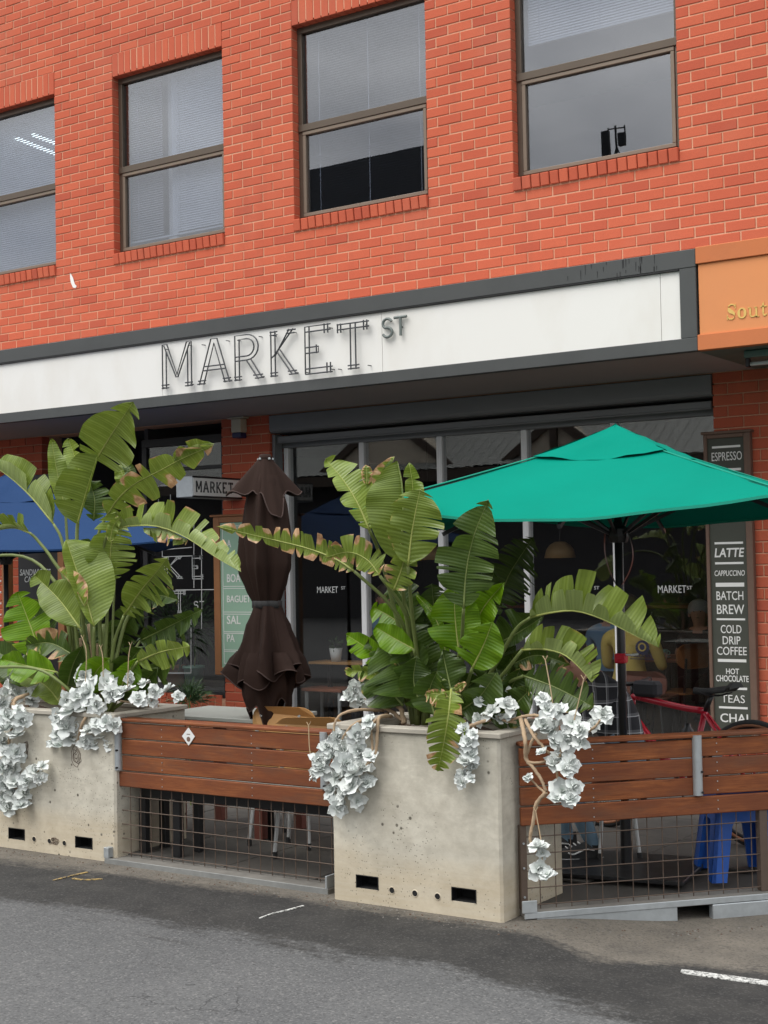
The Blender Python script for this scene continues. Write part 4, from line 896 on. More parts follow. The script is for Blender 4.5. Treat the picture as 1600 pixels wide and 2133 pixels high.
# hood: four hanging corners, the one towards the street hangs lowest
ac = math.atan2(CAM[1] - bc[1], CAM[0] - bc[0]); G = []; NA = 72
for i in range(13):
    s = i / 12; row = []
    for j in range(NA):
        a = 2 * PI * j / NA; lob = [max(0, math.cos(2 * (((a - ac - o_) + PI) % (2 * PI) - PI))) ** 2.2 if abs(((a - ac - o_) + PI) % (2 * PI) - PI) < PI / 4 else 0 for o_ in (.42, 2.0, 3.5, -1.42)]
        tip = max(lob); near = lob[0]; rr = .034 + s * (.080 + .112 * (tip - .55 * near)); zz = 2.226 - s * (.175 + .03 * tip + .15 * near) - .03 * s * s * (1 - tip) + .012 * s * math.cos(12 * a)
        row.append((rr * math.cos(a), rr * math.sin(a), zz))
    G.append(row)
hq = MB(); hq.grid(G, closed=True); H = obj('hood', hq, M['brown'], BU, w=False, smooth=True)
obj('hood_hem', MB().tube(G[-1] + [G[-1][0]], .0045, 5), M['brown_hem'], H, w=False, smooth=True)
obj('crown', MB().lathe([(0, .03), (.03, .026), (.042, .005), (.036, -.01)], (0, 0, 2.22), 14), M['brown'], BU, w=False, smooth=True)
for a in (-.3, .6, 2.4, 3.4, 4.6): obj('snap', MB().lathe([(0, .008), (.008, .004), (.008, -.004), (0, -.006)], (.042 * math.cos(a), .042 * math.sin(a), 2.218), 8), M['galv'], BU, w=False)
obj('pole', MB().tube([(0, 0, .03), (0, 0, 2.2)], .019, 12), M['black'], BU, w=False, smooth=True)

# ---------------------------------------------------------------- bird of paradise plants
def prof(t):
    t = PB[0] + (PB[1] - PB[0]) * t; return max(.0, math.sin(PI * min(1, max(0, t)) ** .82)) ** .55
PB = [0.0, 1.0]
def spl(P, t):
    n = len(P) - 1; x = min(max(t, 0), 1) * n; i = min(int(x), n - 1); return P[i] + (P[i + 1] - P[i]) * (x - i)
def leaf(root, blade, Y, W, aR=10, aL=170, roll=0, nR=3, nL=3, dry=.1, stem=None, mat='leaf', WR=None, WL=None, sag=.015, seed=0, gap=.22, rnode=1.0, pb=(0.0, 1.0)):
    PB[0], PB[1] = pb
    r0_ = random.Random(seed * 77 + 3)
    if 0 <= aR <= 20 and aL >= 160 and aL <= 180 and W > .05: aR += r0_.uniform(4, 26); aL -= r0_.uniform(4, 26); nR += r0_.randint(0, 2); nL += r0_.randint(0, 2)
    r_ = random.Random(seed * 131 + 7)
    Pt = [at(b[0], b[1], Y + (b[2] if len(b) > 2 else 0)) for b in blade]; Mid = catmull(Pt, 40)
    Ln = sum(np.linalg.norm(Mid[i + 1] - Mid[i]) for i in range(40)); q = MB(); uv = []; dr = []
    for side, a0, ns, WW in ((1, aR, nR, WR or W), (-1, aL, nL, WL or W)):
        cuts = sorted(.04 + .93 * (i_ + r_.uniform(.1, .9)) / max(1, ns) for i_ in range(ns)); cuts = [c for i, c in enumerate(cuts) if i == 0 or c - cuts[i - 1] > .022]; ed = [0.0] + cuts + [1.0]
        for s in range(len(ed) - 1):
            ta, tb = ed[s], ed[s + 1]; tc = (ta + tb) / 2; nc = max(2, int((tb - ta) * 34)); split = ns > 0
            g = r_.uniform(.3, 1.5) * (gap + .018 * min(ns, 12)) if split else 0; da = math.radians(r_.uniform(-9, 9) * (1 if split else 0) * rnode * (1 if ns < 5 else 1.7)); sh = 1 + (r_.uniform(-.16, .06) if split else 0)
            segd = r_.uniform(.7, 1.15) if (dry > .2 and r_.random() < dry * .8) else 0.0; cu = math.radians(r_.uniform(-8, 14)); NV = 6; G = []; U = []; D = []
            for i in range(nc + 1):
                t = ta + (tb - ta) * i / nc; row = []
                for j in range(NV + 1):
                    v = j / NV; tt = tc + (t - tc) * (1 - g * max(0, v - .12) ** 1.2 - .35 * max(0, v - .8) * (1 if ns > 4 else .4)) if split else t
                    ww = WW * prof(t) * sh; m = spl(Mid, tt + .16 * v * (1 - t) * (ww / max(Ln, .05)) * 1.6); T = unit(spl(Mid, tt + .03) - spl(Mid, tt - .03))
                    V = unit(CAM - m); N = unit(V - T * (V @ T)); S = np.cross(T, N); ro = math.radians(roll)
                    N, S = N * math.cos(ro) + S * math.sin(ro), S * math.cos(ro) - N * math.sin(ro)
                    an = math.radians(a0) + side * (da + cu * v); d = S * math.cos(an) + N * math.sin(an)
                    wav = .012 * math.sin(t * 17 + seed) * v * v
                    P = m + d * ww * v + N * wav; P = P + np.array([0, 0, -sag * v * v * ww / .15]); row.append(P)
                    U.append((tt * Ln, v)); D.append(segd * max(0, (v - .35 - .3 * math.sin(t * 40 + seed)) / .5) * .95 + min(.75, dry * 5) * max(0, (v - .86) / .14) * (.5 + .5 * math.sin(t * 23 + seed * 1.7)) + dry * max(0, (t - .86) / .14) * .7)
                G.append(row)
            if side == 1: G = [rw[::-1] for rw in G]; U2 = []; D2 = []; k = NV + 1; [U2.extend(U[i * k:(i + 1) * k][::-1]) for i in range(nc + 1)]; [D2.extend(D[i * k:(i + 1) * k][::-1]) for i in range(nc + 1)]; U, D = U2, D2
            q.grid(G); uv += U; dr += D
    q.f = [f[::-1] for f in q.f]
    q.uv = uv; q.attr = {'dry': dr}
    lf = obj('leaf', q, M[mat], root, smooth=True)
    rib = MB().tube([p for p in Mid[::3]], [max(.0012, (.0062 if W > .08 else .0035) * (1 - i / 14.5)) for i in range(len(Mid[::3]))], 6)
    obj('midrib', rib, M['rib'] if mat != 'leaf_d' else M['stalk'], lf, smooth=True)
    if stem:
        k = len(stem); SP = [at(s[0], s[1], (s[2] if len(s) > 2 else Y + (-4.42 - Y) * (1 - i / (k - 1)))) for i, s in enumerate(stem)]; SP[-1] = Pt[0]
        C = catmull(SP, 14); obj('leaf_stem', MB().tube(C, [(.0125 if W > .07 else .008) * (1 - .4 * i / 14) for i in range(15)], 8), M['stalk'], lf, smooth=True)
    return lf
BL = thing('bird_of_paradise', 'tall bird of paradise plant with torn leaves in the left planter', 'plant', (-5.95, -4.38, .76), group='bird of paradise plants')
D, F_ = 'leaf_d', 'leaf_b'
LL = [  # blade px, Y, W, aR, aL, roll, nR, nL, dry, stem, mat, WR, WL
 ([(200, 958), (224, 918), (250, 878), (278, 836)], -4.42, .185, 8, 172, -4, 1, 1, .02, [(190, 1470), (164, 1200), (162, 1085), (182, 1010), (200, 958)], 'leaf', .20, .17, (.16, 1.0)),
 ([(161, 1092), (178, 1030), (203, 948)], -4.46, .16, 60, 172, 0, 0, 2, .02, None, 'leaf', .03, .19, (.06, .80)),
 ([(136, 1062), (120, 990), (107, 914)], -4.34, .075, 25, 150, 10, 0, 0, .02, [(165, 1470), (145, 1200), (136, 1062)], 'leaf', .07, .07),
 ([(168, 1065), (165, 985), (142, 912)], -4.20, .11, 20, 160, 0, 1, 3, .02, None, 'leaf', None, None),
 ([(112, 1092), (62, 1032), (8, 985), (-60, 945)], -4.45, .17, 12, 52, 0, 3, 2, .06, [(172, 1470), (152, 1250), (130, 1130), (112, 1092)], 'leaf', .17, .13),
 ([(62, 1110), (25, 1100), (-40, 1112)], -4.55, .11, 18, 60, 0, 5, 4, .10, [(150, 1475), (140, 1235), (112, 1170), (78, 1125), (62, 1110)], 'leaf', .11, .09),
 ([(-50, 1176), (-120, 1230), (-170, 1310)], -4.50, .14, 10, 170, 0, 3, 3, .10, [(165, 1475), (136, 1265), (105, 1200), (60, 1163), (0, 1157), (-50, 1176)], 'leaf', None, None),
 ([(196, 1305), (172, 1225), (150, 1160), (138, 1124)], -4.58, .20, 4, 128, 0, 0, 0, .02, [(200, 1480), (196, 1400), (196, 1305)], 'leaf', .205, .08),
 ([(225, 1210), (231, 1140), (240, 1065)], -4.42, .165, 10, 172, 0, 9, 2, .03, [(215, 1470), (222, 1310), (225, 1210)], 'leaf', .155, .16),
 ([(258, 1282), (295, 1228), (322, 1196), (350, 1160)], -4.44, .15, 12, 165, 0, 13, 3, .08, [(226, 1480), (236, 1350), (258, 1282)], 'leaf', .16, .13),
 ([(222, 1075), (245, 1040), (280, 1008), (330, 982), (380, 955), (446, 926)], -4.36, .10, -20, 160, 0, 7, 6, .42, [(205, 1475), (190, 1260), (204, 1120), (222, 1075)], 'leaf', .13, .10),
 ([(365, 968), (400, 945), (445, 925)], -4.34, .085, 150, 175, 0, 0, 1, .10, None, 'leaf', .05, .09),
 ([(235, 1102), (280, 1095), (335, 1098), (392, 1122), (445, 1158), (503, 1192)], -4.48, .15, 158, 190, 0, 8, 10, .16, [(215, 1480), (206, 1220), (218, 1130), (235, 1102)], 'leaf', .09, .17),
 ([(300, 1100), (345, 1103), (392, 1125)], -4.46, .07, -20, 10, 0, 5, 4, .25, None, 'leaf', .08, .05),
 ([(229, 1128), (236, 1096), (252, 1076)], -4.52, .035, 20, 160, 0, 0, 0, .2, None, 'leaf', None, None),
 ([(88, 1372), (62, 1300), (36, 1232)], -4.40, .17, 5, 172, 0, 2, 2, .06, [(160, 1490), (115, 1425), (88, 1372)], F_, None, None),
 ([(168, 1310), (122, 1248), (70, 1196)], -4.60, .14, 30, 165, 0, 1, 1, .05, [(194, 1480), (186, 1370), (168, 1310)], 'leaf', .15, .11),
 ([(176, 1262), (150, 1220), (120, 1186)], -4.63, .06, 20, 80, 0, 0, 0, 1.3, None, 'leaf', .085, .02),
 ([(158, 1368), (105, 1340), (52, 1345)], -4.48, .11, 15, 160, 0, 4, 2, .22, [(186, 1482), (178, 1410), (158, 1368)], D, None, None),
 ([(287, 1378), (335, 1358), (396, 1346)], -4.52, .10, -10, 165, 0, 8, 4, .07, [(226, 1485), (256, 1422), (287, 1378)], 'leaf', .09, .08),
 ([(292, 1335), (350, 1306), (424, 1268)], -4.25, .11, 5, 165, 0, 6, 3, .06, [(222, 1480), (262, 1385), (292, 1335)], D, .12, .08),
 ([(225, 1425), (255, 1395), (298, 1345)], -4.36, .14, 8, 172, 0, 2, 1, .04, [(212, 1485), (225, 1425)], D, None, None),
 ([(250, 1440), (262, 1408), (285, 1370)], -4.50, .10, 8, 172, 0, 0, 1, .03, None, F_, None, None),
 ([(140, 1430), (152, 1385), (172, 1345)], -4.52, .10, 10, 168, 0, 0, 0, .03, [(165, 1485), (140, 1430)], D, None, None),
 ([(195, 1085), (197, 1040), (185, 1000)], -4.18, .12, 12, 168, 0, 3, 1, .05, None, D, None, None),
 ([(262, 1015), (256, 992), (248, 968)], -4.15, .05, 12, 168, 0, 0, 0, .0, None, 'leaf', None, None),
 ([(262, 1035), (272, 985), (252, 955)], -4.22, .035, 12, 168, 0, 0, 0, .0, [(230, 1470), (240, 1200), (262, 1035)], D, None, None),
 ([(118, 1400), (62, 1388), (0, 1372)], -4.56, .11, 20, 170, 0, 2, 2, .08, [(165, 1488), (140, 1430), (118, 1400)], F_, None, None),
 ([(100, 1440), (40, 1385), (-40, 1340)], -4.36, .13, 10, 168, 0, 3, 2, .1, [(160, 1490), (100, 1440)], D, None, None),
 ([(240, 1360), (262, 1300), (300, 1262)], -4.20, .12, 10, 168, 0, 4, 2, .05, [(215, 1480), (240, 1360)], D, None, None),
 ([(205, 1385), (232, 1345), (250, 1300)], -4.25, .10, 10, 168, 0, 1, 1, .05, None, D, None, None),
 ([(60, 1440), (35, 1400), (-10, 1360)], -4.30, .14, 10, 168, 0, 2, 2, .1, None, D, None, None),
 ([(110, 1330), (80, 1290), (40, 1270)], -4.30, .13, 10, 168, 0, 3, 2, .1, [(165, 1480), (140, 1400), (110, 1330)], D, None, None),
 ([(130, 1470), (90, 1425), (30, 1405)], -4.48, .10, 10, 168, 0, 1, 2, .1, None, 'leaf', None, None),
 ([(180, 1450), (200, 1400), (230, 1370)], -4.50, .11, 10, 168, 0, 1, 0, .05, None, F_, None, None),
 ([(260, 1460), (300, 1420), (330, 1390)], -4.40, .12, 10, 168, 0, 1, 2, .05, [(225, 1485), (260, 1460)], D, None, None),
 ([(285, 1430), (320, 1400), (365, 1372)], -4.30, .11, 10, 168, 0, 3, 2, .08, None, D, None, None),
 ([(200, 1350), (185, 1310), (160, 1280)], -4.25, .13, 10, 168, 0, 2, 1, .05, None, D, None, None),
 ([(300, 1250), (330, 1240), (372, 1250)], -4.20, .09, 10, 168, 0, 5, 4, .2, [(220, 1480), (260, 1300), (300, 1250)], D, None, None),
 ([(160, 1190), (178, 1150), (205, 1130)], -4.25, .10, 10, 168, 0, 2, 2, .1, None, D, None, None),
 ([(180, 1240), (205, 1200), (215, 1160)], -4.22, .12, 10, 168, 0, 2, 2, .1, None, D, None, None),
]
for i, (b, Y, W, aR, aL, ro, nR, nL, dr, stm, mt, wr, wl, *pb) in enumerate(LL): leaf(BL, b, Y, W, aR, aL, ro, nR, nL, dr, stm, mt, wr, wl, seed=i + 1, pb=pb[0] if pb else (0, 1))
obj('leaf_stem', MB().tube(catmull([at(185, 1482, -4.5), at(130, 1425, -4.62), at(70, 1392, -4.66), at(-30, 1390, -4.6)], 14), .009, 7), M['stalk'], BL, smooth=True)
for k_, (a, b) in enumerate([((205, 1490), (185, 1300)), ((215, 1490), (215, 1300)), ((180, 1490), (165, 1330)), ((228, 1490), (250, 1380)), ((195, 1490), (205, 1340))]):
    obj('old_stem', MB().tube(catmull([at(*a, -4.36), at((a[0] + b[0]) / 2 + 4, (a[1] + b[1]) / 2, -4.37), at(*b, -4.36)], 8), [.022, .021, .02, .018, .017, .016, .015, .014, .012], 8), M['bark'] if k_ % 2 == 0 else M['stalk'], BL, smooth=True)
BM_ = thing('bird_of_paradise', 'bird of paradise plant with bright green young leaves in the middle planter', 'plant', (-3.6, -4.45, .79), group='bird of paradise plants')
MMl = [
 ([(770, 1105), (745, 1048), (715, 1000), (677, 955)], -4.80, .12, 8, 140, 0, 6, 5, .03, [(880, 1500), (832, 1310), (793, 1160), (770, 1105)], 'leaf', .125, .075),
 ([(832, 1172), (840, 1075), (838, 1010), (828, 960)], -4.82, .165, 90, 176, 0, 0, 0, .02, [(886, 1500), (850, 1310), (832, 1172)], 'leaf', .05, .175),
 ([(856, 1110), (860, 1020), (852, 962)], -4.76, .06, 12, 160, 0, 0, 0, .02, None, 'leaf', None, None),
 ([(790, 1060), (800, 1000), (822, 952)], -4.74, .06, 160, 178, 0, 0, 0, .25, None, 'leaf', .03, .07),
 ([(764, 1010), (764, 985), (762, 968)], -4.79, .03, 20, 160, 0, 0, 0, 1.2, None, 'leaf', None, None),
 ([(850, 1180), (858, 1110), (868, 1055), (876, 1018)], -4.86, .145, 8, 170, 0, 3, 4, .10, [(890, 1500), (862, 1310), (850, 1180)], 'leaf', .15, .13),
 ([(966, 1268), (971, 1195), (986, 1120), (1018, 1040)], -4.80, .145, 10, 170, 0, 6, 6, .05, [(925, 1500), (958, 1360), (966, 1268)], D, .14, .15),
 ([(956, 1362), (948, 1285), (946, 1208)], -4.58, .14, 10, 170, 0, 0, 0, .0, [(915, 1500), (945, 1430), (956, 1362)], F_, .135, .14),
 ([(974, 1330), (1008, 1265), (1052, 1212)], -4.52, .11, 20, 160, 0, 0, 0, .02, [(930, 1500), (960, 1390), (974, 1330)], F_, .09, .10),
 ([(984, 1392), (1008, 1342), (1026, 1296)], -4.62, .125, 8, 172, 0, 0, 0, .03, [(940, 1500), (966, 1445), (984, 1392)], F_, .10, .135),
 ([(1030, 1345), (1080, 1318), (1132, 1284)], -4.40, .10, 60, 168, 0, 0, 2, .05, [(945, 1500), (1000, 1400), (1030, 1345)], D, .06, .13),
 ([(1105, 1286), (1150, 1276), (1200, 1273), (1255, 1290), (1315, 1320), (1374, 1350)], -4.50, .2, 145, 184, 0, 8, 8, .05, [(945, 1500), (1020, 1405), (1072, 1315), (1105, 1286)], 'leaf', .12, .215),
 ([(1088, 1354), (1130, 1352), (1175, 1364), (1210, 1394), (1234, 1424)], -4.55, .13, 145, 184, 0, 6, 8, .07, [(950, 1500), (1030, 1425), (1088, 1354)], 'leaf', .085, .15),
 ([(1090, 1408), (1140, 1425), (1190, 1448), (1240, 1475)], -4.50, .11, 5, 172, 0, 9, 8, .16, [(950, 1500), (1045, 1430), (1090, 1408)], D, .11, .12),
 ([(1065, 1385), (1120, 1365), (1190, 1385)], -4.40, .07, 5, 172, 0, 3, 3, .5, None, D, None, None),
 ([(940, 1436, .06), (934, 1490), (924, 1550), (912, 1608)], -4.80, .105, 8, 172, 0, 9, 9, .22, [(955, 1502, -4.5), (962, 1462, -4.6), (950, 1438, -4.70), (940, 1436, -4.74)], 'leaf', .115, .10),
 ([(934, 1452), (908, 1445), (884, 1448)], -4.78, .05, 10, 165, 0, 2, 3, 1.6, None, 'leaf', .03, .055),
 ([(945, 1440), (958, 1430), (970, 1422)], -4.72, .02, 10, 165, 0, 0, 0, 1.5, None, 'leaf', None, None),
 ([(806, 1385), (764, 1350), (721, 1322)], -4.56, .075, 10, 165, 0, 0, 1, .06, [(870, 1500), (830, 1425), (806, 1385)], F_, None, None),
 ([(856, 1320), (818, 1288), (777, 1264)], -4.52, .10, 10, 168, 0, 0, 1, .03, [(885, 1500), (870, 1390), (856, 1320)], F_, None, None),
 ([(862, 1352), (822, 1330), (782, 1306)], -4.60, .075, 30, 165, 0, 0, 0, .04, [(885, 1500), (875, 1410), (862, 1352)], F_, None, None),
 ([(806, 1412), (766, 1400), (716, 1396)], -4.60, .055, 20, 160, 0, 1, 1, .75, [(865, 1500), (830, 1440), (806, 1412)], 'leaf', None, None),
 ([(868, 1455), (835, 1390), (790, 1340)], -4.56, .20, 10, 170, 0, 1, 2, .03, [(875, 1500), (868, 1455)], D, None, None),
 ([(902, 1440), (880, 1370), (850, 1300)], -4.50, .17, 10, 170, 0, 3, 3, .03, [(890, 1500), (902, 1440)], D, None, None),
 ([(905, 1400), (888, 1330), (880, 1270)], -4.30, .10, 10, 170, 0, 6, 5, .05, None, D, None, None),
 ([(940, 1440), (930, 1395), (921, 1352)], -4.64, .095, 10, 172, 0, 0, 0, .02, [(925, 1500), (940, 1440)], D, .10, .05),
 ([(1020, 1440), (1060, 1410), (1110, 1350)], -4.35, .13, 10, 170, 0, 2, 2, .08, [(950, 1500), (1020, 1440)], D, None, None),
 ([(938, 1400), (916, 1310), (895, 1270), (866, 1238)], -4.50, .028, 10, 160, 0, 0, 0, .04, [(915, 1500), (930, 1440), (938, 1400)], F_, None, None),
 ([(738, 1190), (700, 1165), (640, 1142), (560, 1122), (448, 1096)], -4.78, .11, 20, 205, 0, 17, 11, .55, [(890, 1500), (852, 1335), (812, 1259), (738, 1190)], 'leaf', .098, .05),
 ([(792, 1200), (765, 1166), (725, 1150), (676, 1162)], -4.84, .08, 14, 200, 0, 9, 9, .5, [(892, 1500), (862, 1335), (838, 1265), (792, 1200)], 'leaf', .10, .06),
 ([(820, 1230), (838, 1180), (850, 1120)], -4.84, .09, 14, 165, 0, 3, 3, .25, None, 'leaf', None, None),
 ([(1035, 1265), (1062, 1195), (1112, 1118)], -3.95, .16, 10, 170, 0, 18, 18, .05, [(960, 1480, -4.3), (1000, 1350, -4.1), (1035, 1265)], D, None, None),  # dark leaf colour stands in for shade behind the umbrella
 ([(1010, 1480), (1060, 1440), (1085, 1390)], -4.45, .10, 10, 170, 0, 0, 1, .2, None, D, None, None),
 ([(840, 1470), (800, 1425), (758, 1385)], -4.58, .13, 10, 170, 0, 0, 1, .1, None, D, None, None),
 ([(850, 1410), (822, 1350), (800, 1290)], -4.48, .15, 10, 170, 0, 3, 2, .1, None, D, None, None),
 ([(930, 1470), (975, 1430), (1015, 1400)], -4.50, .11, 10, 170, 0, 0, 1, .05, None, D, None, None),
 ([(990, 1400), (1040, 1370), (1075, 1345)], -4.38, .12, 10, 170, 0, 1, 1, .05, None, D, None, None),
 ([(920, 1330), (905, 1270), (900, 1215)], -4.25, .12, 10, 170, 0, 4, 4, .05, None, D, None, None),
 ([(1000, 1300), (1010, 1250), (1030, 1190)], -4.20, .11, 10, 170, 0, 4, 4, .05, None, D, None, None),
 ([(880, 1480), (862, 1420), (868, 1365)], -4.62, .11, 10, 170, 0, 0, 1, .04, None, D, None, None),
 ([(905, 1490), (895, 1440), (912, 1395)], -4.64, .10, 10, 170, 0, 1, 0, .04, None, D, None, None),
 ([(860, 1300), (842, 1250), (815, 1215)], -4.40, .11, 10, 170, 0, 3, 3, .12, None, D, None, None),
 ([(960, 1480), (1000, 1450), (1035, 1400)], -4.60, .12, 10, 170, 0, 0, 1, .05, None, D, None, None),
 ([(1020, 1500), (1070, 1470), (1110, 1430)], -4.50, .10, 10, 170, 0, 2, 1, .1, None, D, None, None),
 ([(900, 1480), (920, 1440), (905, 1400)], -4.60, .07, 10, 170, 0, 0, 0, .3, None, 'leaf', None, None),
]
for i, (b, Y, W, aR, aL, ro, nR, nL, dr, stm, mt, wr, wl, *pb) in enumerate(MMl): leaf(BM_, b, Y, W, aR, aL, ro, nR, nL, dr, stm, mt, wr, wl, seed=i + 60, pb=pb[0] if pb else (0, 1))
for k_, (a, b) in enumerate([((870, 1510), (858, 1360)), ((885, 1510), (880, 1330)), ((862, 1508), (835, 1400)), ((905, 1510), (925, 1400)), ((915, 1510), (950, 1420)), ((925, 1510), (985, 1430))]):
    obj('old_stem', MB().tube(catmull([at(*a, -4.45), at((a[0] + b[0]) / 2 + 3, (a[1] + b[1]) / 2, -4.46), at(*b, -4.45)], 8), [.018, .0175, .017, .016, .015, .014, .013, .012, .010], 8), M['stalk'], BM_, smooth=True)
# ---------------------------------------------------------------- silver succulents
def rosette_mesh(seed):
    r_ = random.Random(seed); q = MB(); uv = []; n = r_.randint(9, 12); NU, NVv = 8, 6
    for k in range(n):
        u = k / (n - 1); az = k * 2.39996 + r_.uniform(-.25, .25); el = math.radians(78 - 92 * u ** .8 + r_.uniform(-8, 8)); Ln = .42 + .62 * u ** .7 + r_.uniform(-.06, .08); W = Ln * r_.uniform(.34, .46)
        cup = r_.uniform(.25, .5); wav = r_.uniform(.03, .075); ph = r_.uniform(0, 6.28); cv = r_.uniform(-.25, .5); tw = r_.uniform(-.25, .25)
        rad = np.array([math.cos(az), math.sin(az), 0]); tan = np.array([-math.sin(az), math.cos(az), 0]); G = []
        for i in range(NU + 1):
            s = i / NU; e = el + cv * s * .9; ax = rad * math.cos(e) + np.array([0, 0, 1.0]) * math.sin(e); nm = np.array([0, 0, 1.0]) * math.cos(e) - rad * math.sin(e)
            w = W * 1.12 * math.sin(PI * (.05 + .885 * s ** 1.35)) ** .62; row = []
            for j in range(NVv + 1):
                v = j / NVv * 2 - 1; vv = v * w; tt = tan * math.cos(tw * s) + nm * math.sin(tw * s)
                p = rad * .04 + ax * (Ln * s * (1 - .20 * v * v * s * s)) + tt * vv + nm * (cup * v * v * w * (1 - .4 * s) + wav * math.sin(3.2 * v + ph + 4 * s) * s * Ln * .9)
                row.append(p); uv.append((j / NVv, s))
            G.append(row)
        q.grid(G); th = .045 * Ln; G2 = []
        for i in range(NU + 1):
            e = el + cv * (i / NU) * .9; nm = np.array([0, 0, 1.0]) * math.cos(e) - rad * math.sin(e); G2.append([G[i][j] - nm * th * (1 - (j / NVv * 2 - 1) ** 2) * (1 - .8 * i / NU) - nm * .004 for j in range(NVv, -1, -1)]); uv += [(j / NVv, i / NU) for j in range(NVv, -1, -1)]
        q.grid(G2)
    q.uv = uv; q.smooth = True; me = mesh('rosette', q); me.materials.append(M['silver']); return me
ROS = [rosette_mesh(s) for s in range(11, 18)]
def succulent(label, Y, ros, stems, twigs=()):
    c = at(ros[0][0], ros[0][1], Y); T = thing('silver_succulent', label, 'succulent', c, group='silver succulents trailing from the planters')
    for i, r in enumerate(ros):
        px, py, R = r[:3]; dy = r[3] if len(r) > 3 else rnd.uniform(-.03, .03); p = at(px, py, Y + dy); Z = proj(p)[2]; s = R * Z / FPX * 1.12
        toc = unit(CAM - p); ax = unit(toc * rnd.uniform(.35, 1.0) + np.array([rnd.uniform(-.6, .6), rnd.uniform(-.2, .2), rnd.uniform(-.1, .9)]))
        e = Vector(ax).to_track_quat('Z', 'Y').to_euler(); e.rotate_axis('Z', rnd.uniform(0, 6.28))
        place('rosette', ROS[i % len(ROS)], T, tuple(p), e, (s, s, s * rnd.uniform(.9, 1.15)))
    for st_ in stems:
        w = st_[0]; P = [at(a[0], a[1], Y + (a[2] if len(a) > 2 else .02)) for a in st_[1:]]; C = catmull(P, 6 * len(P)); n = len(C)
        for i in range(1, n - 1): C[i] = C[i] + np.array([rnd.uniform(-1, 1), rnd.uniform(-1, 1), rnd.uniform(-1, 1)]) * w * .18
        obj('stem', MB().tube(C, [w * (1 - .35 * i / n) * rnd.uniform(.9, 1.12) for i in range(n)], 8), M['bark'], T, smooth=True)
    for tw in twigs:
        P = [at(a[0], a[1], Y) for a in tw]; C = catmull(P, 10); obj('flower_stalk', (lambda q: (q.tube(C, .0026, 5), q.tube([C[-1], C[-1] + np.array([.012, 0, .02])], .002, 4), q.tube([C[-1], C[-1] + np.array([-.012, 0, .018])], .002, 4)) and q)(MB()), M['twig'], T)
    return T
succulent('silver succulent clump at the back left of the left planter, near the picture edge', -4.40, [(30, 1425, 22), (52, 1408, 20), (75, 1440, 20), (14, 1445, 22), (66, 1458, 20), (40, 1446, 22), (84, 1430, 14)], [(.009, (60, 1475), (50, 1440), (40, 1425))])
succulent('long silver succulent trailing down the front of left planter at the picture edge', -4.69,
    [(6, 1465, 24), (14, 1492, 24), (46, 1502, 22), (40, 1480, 16), (14, 1518, 26), (36, 1530, 22), (8, 1545, 24), (16, 1572, 24), (34, 1568, 22), (8, 1600, 26), (26, 1605, 24), (12, 1632, 26), (30, 1628, 22), (8, 1662, 26), (28, 1652, 24), (56, 1626, 20), (72, 1606, 20), (88, 1596, 16), (52, 1652, 20), (44, 1678, 20), (18, 1682, 22), (84, 1622, 16)],
    [(.010, (60, 1445, .15), (26, 1460, .06), (30, 1490, .02), (20, 1540), (12, 1600), (14, 1660)), (.007, (12, 1640), (50, 1640), (80, 1605)), (.011, (52, 1448, .1), (30, 1462, .03), (33, 1488, .01))])
succulent('silver succulent spilling over the left planter corner beside the fence', -4.66,
    [(185, 1442, 34), (150, 1478, 30), (128, 1492, 26), (160, 1452, 22), (175, 1408, 22, .1), (222, 1420, 24, .06), (232, 1446, 22), (256, 1442, 26, .04), (270, 1412, 14, .1), (288, 1456, 20, .04), (300, 1425, 16, .1), (322, 1442, 18, .1), (350, 1436, 18, .15), (370, 1452, 14, .15), (316, 1460, 16, .1), (138, 1514, 26), (122, 1532, 20), (150, 1536, 24), (128, 1552, 22), (158, 1512, 22), (184, 1522, 18), (204, 1512, 22), (222, 1505, 22), (238, 1512, 20), (216, 1532, 22), (232, 1548, 18), (198, 1548, 18), (176, 1546, 18), (110, 1548, 14), (200, 1470, 20), (140, 1460, 20)],
    [(.010, (190, 1470, .12), (182, 1490, .02), (170, 1510, -.01), (160, 1550), (140, 1562)), (.008, (168, 1515), (170, 1552), (190, 1562), (215, 1545)), (.008, (330, 1470, .2), (300, 1468, .12), (250, 1460, .06)), (.007, (135, 1545), (142, 1566), (160, 1570))],
    [((178, 1420), (180, 1360), (172, 1330)), ((215, 1410), (214, 1370), (210, 1350)), ((266, 1430), (268, 1370), (272, 1345))])
succulent('silver succulent clump at back left of the middle planter behind its rim', -4.58, [(736, 1438, 22), (752, 1456, 22), (766, 1432, 22), (782, 1446, 24), (797, 1462, 20), (815, 1448, 16), (726, 1452, 18), (780, 1470, 18), (760, 1420, 16)],
    [(.010, (838, 1500), (812, 1480), (785, 1470), (760, 1455)), (.014, (842, 1508), (834, 1475), (815, 1465))], [((690, 1590), (715, 1640), (728, 1655))])
